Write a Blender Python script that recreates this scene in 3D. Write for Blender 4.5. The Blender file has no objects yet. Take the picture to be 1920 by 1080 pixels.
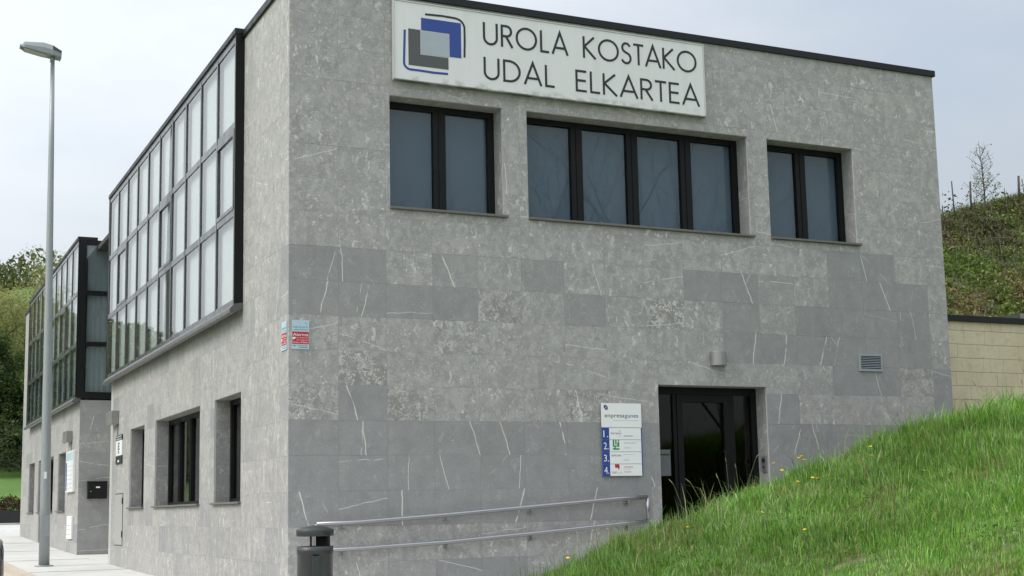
import bpy, math, random
import numpy as np
from mathutils import Vector, Matrix
R = math.radians
random.seed(7); rng = np.random.default_rng(11)
scene = bpy.context.scene
col = scene.collection

# ------------------------------------------------------------------ camera
CAM = np.array([-4.2451, -14.8515, 1.0212]); FPX = 2553.79; CY = 592.96
YAW, PIT, ROL = 0.44256, 0.13978, -0.02051
def cam_axes():
    cy, sy = math.cos(YAW), math.sin(YAW)
    w = np.array([sy*math.cos(PIT), cy*math.cos(PIT), math.sin(PIT)])
    r0 = np.array([cy, -sy, 0.0]); u0 = np.cross(r0, w)
    r = math.cos(ROL)*r0+math.sin(ROL)*u0; u = -math.sin(ROL)*r0+math.cos(ROL)*u0
    return r, u, w
CR, CU, CW = cam_axes()
def project(P):
    d = np.asarray(P, float)-CAM; z = d@CW
    return 960+FPX*(d@CR)/z, CY-FPX*(d@CU)/z, z
cd = bpy.data.cameras.new('camera'); cam = bpy.data.objects.new('camera', cd); col.objects.link(cam)
cd.sensor_width = 36; cd.lens = FPX/1920*36; cd.shift_y = (CY-540)/1920
cd.clip_start = 0.1; cd.clip_end = 5000
M = Matrix(((CR[0], CU[0], -CW[0], CAM[0]), (CR[1], CU[1], -CW[1], CAM[1]), (CR[2], CU[2], -CW[2], CAM[2]), (0, 0, 0, 1)))
cam.matrix_world = M
scene.camera = cam

# ------------------------------------------------------------------ sky, sun, exposure
SUN_EL, SUN_AZ = R(44), R(-90)          # azimuth from +Y towards +X
sdir = Vector((math.sin(SUN_AZ)*math.cos(SUN_EL), math.cos(SUN_AZ)*math.cos(SUN_EL), math.sin(SUN_EL)))
world = bpy.data.worlds.new('World'); scene.world = world; world.use_nodes = True
def sky_nodes():
    nt = world.node_tree; nt.nodes.clear(); N = nt.nodes.new; L = nt.links.new
    out = N('ShaderNodeOutputWorld'); bg = N('ShaderNodeBackground'); L(bg.outputs[0], out.inputs[0])
    sky = N('ShaderNodeTexSky'); sky.sky_type = 'NISHITA'; sky.sun_disc = False
    sky.sun_elevation = SUN_EL; sky.sun_rotation = SUN_AZ
    sky.air_density = 1.2; sky.dust_density = 2.5
    tc = N('ShaderNodeTexCoord')
    mp = N('ShaderNodeMapping'); mp.inputs['Scale'].default_value = (1.0, 1.0, 2.6); L(tc.outputs['Generated'], mp.inputs[0])
    no = N('ShaderNodeTexNoise'); no.inputs['Scale'].default_value = 2.2; no.inputs['Detail'].default_value = 6; no.inputs['Roughness'].default_value = 0.55
    L(mp.outputs[0], no.inputs['Vector'])
    cr = N('ShaderNodeMapRange'); cr.inputs[1].default_value = 0.30; cr.inputs[2].default_value = 0.62
    cr.inputs[3].default_value = 0.58; cr.inputs[4].default_value = 0.95; L(no.outputs[0], cr.inputs[0])
    dt = N('ShaderNodeVectorMath'); dt.operation = 'DOT_PRODUCT'; dt.inputs[1].default_value = sdir; L(tc.outputs['Generated'], dt.inputs[0])
    # thin cloud scatters forward: brighter round the veiled sun; an overcast sky is also brighter overhead
    g1 = N('ShaderNodeMapRange'); g1.interpolation_type = 'SMOOTHSTEP'
    g1.inputs[1].default_value = -0.55; g1.inputs[2].default_value = 0.55; g1.inputs[3].default_value = 3.6; g1.inputs[4].default_value = 7.0
    L(dt.outputs['Value'], g1.inputs[0])
    sx = N('ShaderNodeSeparateXYZ'); L(tc.outputs['Generated'], sx.inputs[0])
    ov = N('ShaderNodeMapRange'); ov.inputs[1].default_value = 0.0; ov.inputs[2].default_value = 1.0; ov.inputs[3].default_value = 0.85; ov.inputs[4].default_value = 1.9
    L(sx.outputs[2], ov.inputs[0])
    pr = N('ShaderNodeMath'); pr.operation = 'MULTIPLY'; L(g1.outputs[0], pr.inputs[0]); L(ov.outputs[0], pr.inputs[1])
    tint = N('ShaderNodeVectorMath'); tint.operation = 'SCALE'; tint.inputs[0].default_value = (0.935, 0.985, 1.045); L(pr.outputs[0], tint.inputs['Scale'])
    mx = N('ShaderNodeMix'); mx.data_type = 'RGBA'; L(cr.outputs[0], mx.inputs[0]); L(sky.outputs[0], mx.inputs[6]); L(tint.outputs[0], mx.inputs[7])
    L(mx.outputs[2], bg.inputs[0]); bg.inputs[1].default_value = 0.10
sky_nodes()
sl = bpy.data.lights.new('sun', 'SUN'); sl.energy = 1.5; sl.angle = R(28); sl.color = (1.0, 0.95, 0.88)
so = bpy.data.objects.new('sun', sl); col.objects.link(so)
so.rotation_euler = (-sdir).to_track_quat('-Z', 'Y').to_euler(); so.location = (-20, 10, 40)
vs = scene.view_settings; vs.view_transform = 'Standard'; vs.look = 'None'; vs.gamma = 1; vs.use_curve_mapping = False
vs.exposure = 0.66

# ------------------------------------------------------------------ node helpers
def new_mat(name):
    m = bpy.data.materials.new(name); m.use_nodes = True; nt = m.node_tree; nt.nodes.clear()
    out = nt.nodes.new('ShaderNodeOutputMaterial'); b = nt.nodes.new('ShaderNodeBsdfPrincipled')
    nt.links.new(b.outputs[0], out.inputs[0]); return m, nt, b, out
class NB:
    def __init__(s, nt): s.nt = nt
    def n(s, t, **kw):
        x = s.nt.nodes.new(t)
        for k, v in kw.items(): setattr(x, k, v)
        return x
    def l(s, a, b): s.nt.links.new(a, b)
    def put(s, inp, v):
        if hasattr(v, 'is_output') or hasattr(v, 'links'): s.l(v, inp)
        else: inp.default_value = v
    def math(s, op, a, b=0.0, c=None, clamp=False):
        x = s.n('ShaderNodeMath', operation=op, use_clamp=clamp); s.put(x.inputs[0], a); s.put(x.inputs[1], b)
        if c is not None: s.put(x.inputs[2], c)
        return x.outputs[0]
    def vmath(s, op, a, b):
        x = s.n('ShaderNodeVectorMath', operation=op); s.put(x.inputs[0], a)
        if op == 'SCALE': s.put(x.inputs['Scale'], b)
        else: s.put(x.inputs[1], b)
        return x.outputs[0]
    def rng(s, v, a, b, c, d, smooth=True):
        x = s.n('ShaderNodeMapRange'); x.interpolation_type = 'SMOOTHSTEP' if smooth else 'LINEAR'
        s.put(x.inputs[0], v)
        for i, q in enumerate((a, b, c, d)): s.put(x.inputs[i+1], q)
        return x.outputs[0]
    def mix(s, f, a, b, mode='MIX'):
        x = s.n('ShaderNodeMix', data_type='RGBA', blend_type=mode); s.put(x.inputs[0], f)
        for i, q in ((6, a), (7, b)):
            if isinstance(q, tuple) and len(q) == 3: q = q+(1,)
            s.put(x.inputs[i], q)
        return x.outputs[2]
    def noise(s, vec, scale, detail=4, rough=0.55, out=0):
        x = s.n('ShaderNodeTexNoise'); s.put(x.inputs['Vector'], vec); x.inputs['Scale'].default_value = scale
        x.inputs['Detail'].default_value = detail; x.inputs['Roughness'].default_value = rough; return x.outputs[out]
    def voro(s, vec, scale, out='Distance', rnd=1.0):
        x = s.n('ShaderNodeTexVoronoi'); s.put(x.inputs['Vector'], vec); x.inputs['Scale'].default_value = scale
        x.inputs['Randomness'].default_value = rnd; return x
    def comb(s, x, y, z):
        c = s.n('ShaderNodeCombineXYZ')
        for i, q in enumerate((x, y, z)): s.put(c.inputs[i], q)
        return c.outputs[0]
    def sep(s, v):
        c = s.n('ShaderNodeSeparateXYZ'); s.l(v, c.inputs[0]); return c.outputs
    def bump(s, h, strength, dist=0.01):
        x = s.n('ShaderNodeBump'); x.inputs['Strength'].default_value = strength; x.inputs['Distance'].default_value = dist
        s.l(h, x.inputs['Height']); return x.outputs[0]

def simple(name, c, rough=0.5, metal=0.0, var=0.12, scale=6.0, bump=0.0, spec=0.5, coat=0.0):
    m, nt, b, o = new_mat(name); q = NB(nt)
    p = q.n('ShaderNodeNewGeometry').outputs['Position']
    n = q.noise(p, scale, 5, 0.6)
    c2 = tuple(x*(1-var) for x in c); c3 = tuple(min(1, x*(1+var)) for x in c)
    q.l(q.mix(n, c2, c3), b.inputs['Base Color'])
    q.l(q.rng(n, 0.3, 0.7, max(0.02, rough-0.08), min(1, rough+0.08)), b.inputs['Roughness'])
    b.inputs['Metallic'].default_value = metal; b.inputs['Specular IOR Level'].default_value = spec
    b.inputs['Coat Weight'].default_value = coat
    if bump: q.l(q.bump(q.noise(p, scale*9, 4), bump, 0.01), b.inputs['Normal'])
    return m

def stone_mat(name, src):
    """grey fossil limestone; src gives tone, fossil, vein, seed of each slab"""
    m, nt, b, o = new_mat(name); q = NB(nt)
    if src == 'OBJECT':
        oi = q.n('ShaderNodeObjectInfo'); colr, alpha = oi.outputs['Color'], oi.outputs['Alpha']
    else:
        at = q.n('ShaderNodeAttribute'); at.attribute_name = 'slab'; colr, alpha = at.outputs['Color'], at.outputs['Alpha']
    tone, fos, vein = q.sep(colr); seed = alpha
    uv = q.n('ShaderNodeUVMap').outputs[0]; u, v, _ = q.sep(uv)
    pos = q.n('ShaderNodeNewGeometry').outputs['Position']
    co = q.comb(q.math('MULTIPLY_ADD', seed, 37.1, u), q.math('MULTIPLY_ADD', seed, 91.7, v), q.math('MULTIPLY', seed, 13.0))
    n1 = q.noise(co, 5.0, 6, 0.6); n2 = q.noise(co, 48.0, 5, 0.65); n3 = q.noise(co, 2.2, 3)
    warp = q.vmath('SCALE', q.vmath('SUBTRACT', q.noise(co, 9.0, 3, 0.6, 1), (0.5, 0.5, 0.5)), 0.24)
    cw = q.vmath('ADD', co, warp)
    def flakes(vec, scale, r0, r1, p0, p1, amp):
        vo = q.voro(vec, scale); rr = q.sep(vo.outputs['Color'])
        return q.math('MULTIPLY', q.rng(vo.outputs['Distance'], r0, r1, amp, 0.0), q.rng(rr[0], p0, p1, 0.0, 1.0)), rr[1]
    f0, h0 = flakes(q.vmath('MULTIPLY', cw, (2.7, 0.85, 1.0)), 3.5, 0.14, 0.25, 0.46, 0.58, 0.9)      # large shells
    f1, h1 = flakes(q.vmath('MULTIPLY', cw, (2.0, 0.75, 1.0)), 11.0, 0.19, 0.30, 0.45, 0.7, 1.0)
    f2, h2 = flakes(q.vmath('MULTIPLY', cw, (1.3, 0.9, 1.0)), 26.0, 0.20, 0.45, 0.40, 0.9, 0.7)
    f1 = q.math('MAXIMUM', f0, f1)
    nw = q.noise(cw, 10.0, 2, 0.5)
    worm = q.rng(q.math('ABSOLUTE', q.math('SUBTRACT', nw, 0.5)), 0.01, 0.05, 1.0, 0.0)
    hv = q.rng(fos, 0.78, 0.95, 0.0, 1.0)                     # strongly figured slabs
    flake = q.math('MAXIMUM', f1, f2)
    flake = q.math('MAXIMUM', flake, q.math('MULTIPLY', q.math('MULTIPLY', worm, q.rng(q.noise(co, 4.0, 3), 0.36, 0.54, 0.15, 1.0)), q.math('MULTIPLY_ADD', hv, 0.80, 0.20)))
    flake = q.math('MULTIPLY', flake, q.rng(n3, 0.30, 0.58, 0.45, 1.0))
    flake = q.math('MULTIPLY', flake, q.rng(fos, 0.0, 0.72, 0.07, 1.0, False))
    base = q.mix(tone, (0.262, 0.265, 0.266), (0.336, 0.330, 0.318))
    warmth = q.mix(q.rng(q.noise(co, 3.3, 3), 0.45, 0.7, 0.0, 0.5), base, q.mix(tone, (0.246, 0.250, 0.252), (0.344, 0.327, 0.303)))
    c = q.mix(1.0, warmth, q.comb(*(q.math('MULTIPLY_ADD', n1, 0.42, 0.79),)*3), 'MULTIPLY')
    c = q.mix(1.0, c, q.comb(*(q.math('MULTIPLY_ADD', n2, 0.36, 0.82),)*3), 'MULTIPLY')
    n4 = q.noise(q.vmath('MULTIPLY', cw, (1.35, 0.8, 1.0)), 8.0, 4, 0.58)                         # cloudy figure of the fossil beds
    amp = q.rng(fos, 0.1, 0.7, 0.10, 0.95, False)
    c = q.mix(q.math('MULTIPLY', q.rng(n4, 0.515, 0.575, 0.0, 0.42), amp), c, (0.46, 0.452, 0.432))
    c = q.mix(q.math('MULTIPLY', q.rng(n4, 0.40, 0.46, 0.26, 0.0), amp), c, (0.21, 0.208, 0.197))
    c = q.mix(q.math('MULTIPLY', hv, q.rng(n1, 0.4, 0.6, 0.7, 0.15)), c, (0.215, 0.21, 0.19))
    c = q.mix(flake, c, q.mix(h1, (0.63, 0.62, 0.59), (0.53, 0.505, 0.455)))
    pit = q.math('MULTIPLY', q.rng(q.noise(cw, 22.0, 3), 0.58, 0.72, 0.0, 0.40), q.rng(fos, 0.3, 0.7, 0.1, 1.0))
    c = q.mix(pit, c, (0.20, 0.195, 0.175))
    # calcite veins: two possible straight cracks in each slab
    wn = q.n('ShaderNodeTexWhiteNoise'); wn.noise_dimensions = '1D'; q.l(q.math('MULTIPLY', seed, 977.0), wn.inputs['W'])
    a1, a2, a3 = q.sep(wn.outputs['Color'])
    wob = q.math('MULTIPLY', q.math('SUBTRACT', q.noise(co, 5.0, 2), 0.5), 0.05)
    def crack(off, slope, wid, on):
        d = q.math('ABSOLUTE', q.math('ADD', q.math('SUBTRACT', q.math('SUBTRACT', u, off), q.math('MULTIPLY', v, slope)), wob))
        k = q.rng(d, q.math('MULTIPLY', wid, 0.55), wid, 1.0, 0.0)
        return q.math('MULTIPLY', k, on)
    o1 = q.math('MULTIPLY_ADD', a1, 0.5, -0.25); s1 = q.math('MULTIPLY_ADD', a2, 0.9, -0.45)
    brk = q.rng(q.noise(co, 4.0, 2), 0.36, 0.46, 0.0, 1.0)
    k1 = crack(o1, s1, q.math('MULTIPLY_ADD', a3, 0.006, 0.004), q.math('MULTIPLY', q.rng(vein, 0.5, 0.52, 0.0, 1.0), brk))
    k2 = crack(q.math('MULTIPLY_ADD', a3, 0.5, -0.25), q.math('MULTIPLY_ADD', a1, 2.4, -1.2), 0.0045,
               q.math('MULTIPLY', q.rng(vein, 0.7, 0.72, 0.0, 0.8), q.rng(q.noise(co, 5.0, 2), 0.46, 0.54, 0.0, 1.0)))
    d3 = q.math('ABSOLUTE', q.math('ADD', q.math('SUBTRACT', q.math('SUBTRACT', v, q.math('MULTIPLY_ADD', a2, 0.3, -0.15)), q.math('MULTIPLY', u, q.math('MULTIPLY_ADD', a3, 0.7, -0.35))), wob))
    k3 = q.math('MULTIPLY', q.rng(d3, 0.003, 0.006, 0.75, 0.0), q.math('MULTIPLY', q.rng(vein, 0.30, 0.31, 0.0, 1.0), q.math('MULTIPLY', q.rng(vein, 0.39, 0.40, 1.0, 0.0), brk)))
    k2 = q.math('MAXIMUM', k2, k3)
    c = q.mix(q.math('MAXIMUM', k1, k2), c, (0.62, 0.61, 0.55))
    # rain streaks and old dirt running down the face
    st = q.noise(q.vmath('MULTIPLY', pos, (5.0, 5.0, 0.35)), 1.0, 4, 0.6)
    c = q.mix(q.rng(st, 0.50, 0.75, 0.0, 0.16), c, (0.36, 0.36, 0.34))
    st2 = q.noise(q.vmath('MULTIPLY', pos, (2.0, 2.0, 0.5)), 1.3, 5, 0.65)
    c = q.mix(q.rng(st2, 0.50, 0.78, 0.0, 0.22), c, (0.15, 0.15, 0.125))
    q.l(c, b.inputs['Base Color'])
    b.inputs['Roughness'].default_value = 0.62; b.inputs['Specular IOR Level'].default_value = 0.35
    q.l(q.bump(q.math('ADD', n2, q.math('MULTIPLY', flake, -0.3)), 0.12, 0.004), b.inputs['Normal'])
    return m

def glass_mat(name, tint, ior, ripple=0.0):
    m, nt, b, o = new_mat(name); q = NB(nt); nt.nodes.remove(b)
    t = q.n('ShaderNodeBsdfTransparent'); t.inputs[0].default_value = tint+(1,)
    g = q.n('ShaderNodeBsdfGlossy'); g.inputs['Roughness'].default_value = 0.015; g.inputs[0].default_value = (1.0, 0.985, 0.975, 1)
    f = q.n('ShaderNodeFresnel'); f.inputs[0].default_value = ior
    if ripple:
        p = q.n('ShaderNodeNewGeometry').outputs['Position']
        nn = q.bump(q.noise(p, 1.1, 2), ripple, 0.02); q.l(nn, g.inputs['Normal'])
    bf = q.n('ShaderNodeNewGeometry').outputs['Backfacing']   # only the outer face mirrors
    mx = q.n('ShaderNodeMixShader'); q.l(q.math('MULTIPLY', f.outputs[0], q.math('SUBTRACT', 1.0, bf)), mx.inputs[0]); q.l(t.outputs[0], mx.inputs[1]); q.l(g.outputs[0], mx.inputs[2])
    q.l(mx.outputs[0], o.inputs[0]); return m

def attr_mat(name, rough=0.55, trans=0.35, spec=0.3):
    """colour from the vertex attribute 'tint' (leaf by leaf), some light through the leaf"""
    m, nt, b, o = new_mat(name); q = NB(nt)
    a = q.n('ShaderNodeAttribute'); a.attribute_name = 'tint'
    q.l(a.outputs['Color'], b.inputs['Base Color']); b.inputs['Roughness'].default_value = rough; b.inputs['Specular IOR Level'].default_value = spec
    tr = q.n('ShaderNodeBsdfTranslucent'); q.l(q.mix(1.0, a.outputs['Color'], (1.1, 1.2, 0.6), 'MULTIPLY'), tr.inputs[0])
    mx = q.n('ShaderNodeMixShader'); mx.inputs[0].default_value = trans
    q.l(b.outputs[0], mx.inputs[1]); q.l(tr.outputs[0], mx.inputs[2]); q.l(mx.outputs[0], o.inputs[0]); return m

def ground_mat(name, c1, c2, c3, s1, s2, rough=0.9, bump=0.3):
    m, nt, b, o = new_mat(name); q = NB(nt); p = q.n('ShaderNodeNewGeometry').outputs['Position']
    c = q.mix(q.rng(q.noise(p, s1, 5), 0.38, 0.62, 0, 1), c1, c2)
    c = q.mix(q.rng(q.noise(p, s2, 5, 0.65), 0.5, 0.7, 0, 0.7), c, c3)
    q.l(c, b.inputs['Base Color']); b.inputs['Roughness'].default_value = rough
    q.l(q.bump(q.noise(p, s2*6, 5), bump, 0.01), b.inputs['Normal']); return m

MT = dict(
    stone=stone_mat('limestone_slab', 'OBJECT'), stone_joined=stone_mat('limestone_joined', 'ATTR'),
    core=simple('mortar', (0.52, 0.52, 0.49), 0.9),
    black=simple('black_aluminium', (0.007, 0.0075, 0.008), 0.5, 0, 0.2, spec=0.22),
    grey_alu=simple('dark_grey_aluminium', (0.045, 0.048, 0.047), 0.30, 0.0, 0.15, coat=0.3),
    flash=simple('grey_sill_flashing', (0.11, 0.115, 0.112), 0.34, 0.3, 0.12),
    coping=simple('dark_zinc_coping', (0.010, 0.012, 0.012), 0.45, 0.0, 0.2, spec=0.3),
    glass=glass_mat('coated_glass', (0.86, 0.89, 0.89), 2.15, 0.03),
    glass_front=glass_mat('window_glass', (0.66, 0.73, 0.78), 1.62, 0.02),
    glass_dark=glass_mat('door_glass', (0.40, 0.44, 0.43), 1.42, 0.02),
    blind=simple('white_roller_blind', (0.74, 0.745, 0.74), 0.8, 0, 0.03, 3.0),
    reflection_grey=simple('grey_pane_reflection', (0.36, 0.39, 0.41), 0.8, 0, 0.05, 3.0),  # flat grey standing in for reflections in the panes
    blind_blue=simple('slate_blue_blind', (0.31, 0.345, 0.355), 0.85, 0, 0.04, 2.0),
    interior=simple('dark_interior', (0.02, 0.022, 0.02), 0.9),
    sill=simple('weathered_sill', (0.13, 0.13, 0.115), 0.75, 0, 0.35, 14.0, 0.2),
    steel=simple('brushed_steel', (0.38, 0.38, 0.40), 0.38, 1.0, 0.06),
    alu=simple('grey_aluminium', (0.30, 0.30, 0.29), 0.42, 0.6, 0.10),
    vent=simple('vent_paint', (0.30, 0.33, 0.35), 0.5, 0.1, 0.06),
    galv=simple('galvanised_steel', (0.31, 0.335, 0.34), 0.52, 0.35, 0.16, 22.0, 0.05),
    lamp_grey=simple('lamp_housing', (0.28, 0.30, 0.30), 0.45, 0.2, 0.08),
    lens=simple('lamp_lens', (0.42, 0.40, 0.34), 0.2, 0, 0.1, 20.0),
    bin=simple('dark_green_grey_bin', (0.028, 0.034, 0.034), 0.42, 0.0, 0.2),
    white=simple('white_enamel', (0.80, 0.81, 0.80), 0.35, 0, 0.03, 2.0),
    pvc=simple('white_box', (0.78, 0.79, 0.76), 0.5, 0, 0.04),
    ink=simple('black_ink', (0.014, 0.017, 0.022), 0.5), blue=simple('blue_print', (0.018, 0.055, 0.27), 0.5),
    dgrey=simple('grey_print', (0.075, 0.08, 0.08), 0.5), lgrey=simple('pale_grey_print', (0.36, 0.41, 0.44), 0.5),
    red=simple('red_print', (0.42, 0.02, 0.035), 0.5), green=simple('green_print', (0.02, 0.25, 0.10), 0.5),
    pale_ink=simple('faint_print', (0.50, 0.56, 0.60), 0.6), teal=simple('teal_print', (0.06, 0.30, 0.38), 0.6),
    pink=simple('pink_print', (0.62, 0.28, 0.28), 0.6), skyblue=simple('sticker_blue', (0.42, 0.55, 0.62), 0.45),
    bark=ground_mat('bark', (0.06, 0.05, 0.04), (0.11, 0.095, 0.075), (0.16, 0.15, 0.12), 5, 18, 0.9, 0.6),
    leaf=attr_mat('foliage'), grass=attr_mat('grass_blade', 0.42, 0.33, 0.5),
    turf=ground_mat('turf_soil', (0.07, 0.085, 0.03), (0.10, 0.10, 0.04), (0.30, 0.24, 0.13), 1.3, 9),
    soil=ground_mat('brush_soil', (0.07, 0.075, 0.03), (0.10, 0.09, 0.045), (0.15, 0.12, 0.07), 0.6, 3),
    meadow=ground_mat('meadow', (0.07, 0.15, 0.022), (0.09, 0.18, 0.03), (0.06, 0.10, 0.02), 0.3, 2.5),
    asphalt=ground_mat('asphalt', (0.045, 0.045, 0.047), (0.055, 0.055, 0.055), (0.07, 0.07, 0.068), 1.5, 30),
    slab=ground_mat('pale_concrete', (0.50, 0.50, 0.475), (0.56, 0.56, 0.53), (0.44, 0.43, 0.40), 0.8, 7, 0.85, 0.1),
    joint=simple('red_brown_joint', (0.36, 0.28, 0.23), 0.9, 0, 0.2, 20.0),
    tan=ground_mat('tan_paving', (0.46, 0.40, 0.33), (0.50, 0.44, 0.36), (0.40, 0.34, 0.28), 1.5, 20),
    block=ground_mat('cream_block', (0.56, 0.49, 0.34), (0.63, 0.56, 0.40), (0.50, 0.40, 0.24), 1.6, 12, 0.9, 0.3),
    box_grey=simple('dull_grey_paint', (0.10, 0.11, 0.115), 0.5),
    yellow=simple('dandelion_yellow', (0.75, 0.48, 0.02), 0.6), stalk=simple('stalk_green', (0.10, 0.17, 0.04), 0.6),
    seed=simple('dry_seed_head', (0.24, 0.20, 0.11), 0.8), rust=simple('rusty_post', (0.06, 0.045, 0.04), 0.8, 0, 0.3, 15.0),
    carpaint=simple('black_car_paint', (0.012, 0.010, 0.016), 0.25, 0, 0.05, coat=1.0), tyre=simple('tyre_rubber', (0.02, 0.02, 0.02), 0.85),
    carlight=simple('tail_lamp', (0.35, 0.02, 0.02), 0.2), wallblack=simple('dark_painted_wall', (0.018, 0.017, 0.018), 0.7, 0, 0.25, 3.0),
)

# ------------------------------------------------------------------ mesh helpers
def tag(o, label=None, cat=None, group=None, kind=None):
    for k, v in (('label', label), ('category', cat), ('group', group), ('kind', kind)):
        if v: o[k] = v
    return o
def empty(name, loc=(0, 0, 0), rz=0.0):
    o = bpy.data.objects.new(name, None); col.objects.link(o); o.location = loc; o.rotation_euler = (0, 0, rz)
    o.empty_display_size = 0.2; return o
class MB:
    def __init__(s): s.v = []; s.f = []; s.m = []; s.sm = []
    def quad(s, a, b, c, d, mi=0):
        n = len(s.v); s.v += [a, b, c, d]; s.f.append((n, n+1, n+2, n+3)); s.m.append(mi); s.sm.append(False); return s
    def box(s, x0, x1, y0, y1, z0, z1, mi=0):
        n = len(s.v); s.v += [(x0, y0, z0), (x1, y0, z0), (x1, y1, z0), (x0, y1, z0), (x0, y0, z1), (x1, y0, z1), (x1, y1, z1), (x0, y1, z1)]
        for f in ((0, 3, 2, 1), (4, 5, 6, 7), (0, 1, 5, 4), (1, 2, 6, 5), (2, 3, 7, 6), (3, 0, 4, 7)):
            s.f.append(tuple(n+i for i in f)); s.m.append(mi); s.sm.append(False)
        return s
    def prism(s, pts, axis, a, b, mi=0):
        """closed outline in the two other axes, extruded from a to b"""
        n = len(s.v); k = len(pts)
        def P(p, t): return {'x': (t, p[0], p[1]), 'y': (p[0], t, p[1]), 'z': (p[0], p[1], t)}[axis]
        s.v += [P(p, a) for p in pts]+[P(p, b) for p in pts]
        s.f.append(tuple(range(n, n+k))); s.f.append(tuple(range(n+2*k-1, n+k-1, -1)))
        for i in range(k):
            j = (i+1) % k; s.f.append((n+i, n+k+i, n+k+j, n+j))
        s.m += [mi]*(k+2); s.sm += [False]*(k+2); return s
    def tube(s, pts, rad, seg=10, mi=0, cap=True):
        pts = [Vector(p) for p in pts]; n0 = len(s.v); rads = rad if isinstance(rad, (list, tuple)) else [rad]*len(pts)
        t = (pts[1]-pts[0]).normalized(); up = Vector((0, 0, 1)) if abs(t.z) < 0.95 else Vector((1, 0, 0))
        for i, p in enumerate(pts):
            if i == 0: d = pts[1]-pts[0]
            elif i == len(pts)-1: d = pts[-1]-pts[-2]
            else: d = (pts[i+1]-p).normalized()+(p-pts[i-1]).normalized()
            d.normalize(); a = d.cross(up); a.normalize(); b = d.cross(a)
            for k in range(seg):
                th = 2*math.pi*k/seg; q = p+(a*math.cos(th)+b*math.sin(th))*rads[i]; s.v.append(tuple(q))
        for i in range(len(pts)-1):
            for k in range(seg):
                k2 = (k+1) % seg; A = n0+i*seg
                s.f.append((A+k, A+k2, A+seg+k2, A+seg+k)); s.m.append(mi); s.sm.append(True)
        if cap:
            s.f.append(tuple(n0+k for k in reversed(range(seg)))); s.f.append(tuple(n0+(len(pts)-1)*seg+k for k in range(seg)))
            s.m += [mi, mi]; s.sm += [False, False]
        return s
    def lathe(s, prof, cx=0, cy=0, seg=24, mi=0):
        n0 = len(s.v)
        for r, z in prof:
            for k in range(seg):
                th = 2*math.pi*k/seg; s.v.append((cx+r*math.cos(th), cy+r*math.sin(th), z))
        for i in range(len(prof)-1):
            for k in range(seg):
                k2 = (k+1) % seg; A = n0+i*seg
                s.f.append((A+k, A+k2, A+seg+k2, A+seg+k)); s.m.append(mi); s.sm.append(True)
        return s
    def build(s, name, mats, parent=None, loc=None, rz=None, bevel=0.0):
        me = bpy.data.meshes.new(name); me.from_pydata([tuple(map(float, v)) for v in s.v], [], s.f)
        if not isinstance(mats, (list, tuple)): mats = [mats]
        for m in mats: me.materials.append(m)
        me.polygons.foreach_set('material_index', s.m); me.polygons.foreach_set('use_smooth', s.sm); me.update()
        o = bpy.data.objects.new(name, me); col.objects.link(o)
        if parent is not None: o.parent = parent
        if loc is not None: o.location = loc
        if rz is not None: o.rotation_euler = (0, 0, rz)
        if bevel:
            bv = o.modifiers.new('bevel', 'BEVEL'); bv.width = bevel; bv.segments = 2; bv.limit_method = 'ANGLE'
        return o
def np_mesh(name, V, Fs, mat, tint=None, parent=None, smooth=False):
    """V (n,3); Fs (m,k) faces; tint (n,3) per vertex"""
    me = bpy.data.meshes.new(name); n, (m, k) = len(V), Fs.shape
    me.vertices.add(n); me.vertices.foreach_set('co', np.ascontiguousarray(V, np.float32).ravel())
    me.loops.add(m*k); me.loops.foreach_set('vertex_index', np.ascontiguousarray(Fs, np.int32).ravel())
    me.polygons.add(m); me.polygons.foreach_set('loop_start', np.arange(0, m*k, k, dtype=np.int32))
    if smooth: me.polygons.foreach_set('use_smooth', np.ones(m, bool))
    me.update(calc_edges=True)
    if tint is not None:
        a = me.attributes.new('tint', 'FLOAT_COLOR', 'POINT')
        a.data.foreach_set('color', np.ascontiguousarray(np.c_[tint, np.ones(n)], np.float32).ravel())
    me.materials.append(mat)
    o = bpy.data.objects.new(name, me); col.objects.link(o)
    if parent is not None: o.parent = parent
    return o
def vnoise(x, y, seed=0):
    """cheap smooth value noise for terrain"""
    def h(i, j): 
        t = np.sin(i*127.1+j*311.7+seed*74.7)*43758.5453; return t-np.floor(t)
    xi, yi = np.floor(x), np.floor(y); fx, fy = x-xi, y-yi; fx = fx*fx*(3-2*fx); fy = fy*fy*(3-2*fy)
    return (h(xi, yi)*(1-fx)+h(xi+1, yi)*fx)*(1-fy)+(h(xi, yi+1)*(1-fx)+h(xi+1, yi+1)*fx)*fy
def grid_mesh(name, x0, x1, y0, y1, nx, ny, fn, mat):
    X, Y = np.meshgrid(np.linspace(x0, x1, nx), np.linspace(y0, y1, ny)); Z = fn(X, Y)
    V = np.c_[X.ravel(), Y.ravel(), Z.ravel()]
    i = (np.arange(ny-1)[:, None]*nx+np.arange(nx-1)[None]).ravel()
    return np_mesh(name, V, np.c_[i, i+1, i+nx+1, i+nx], mat, smooth=True)

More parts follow.
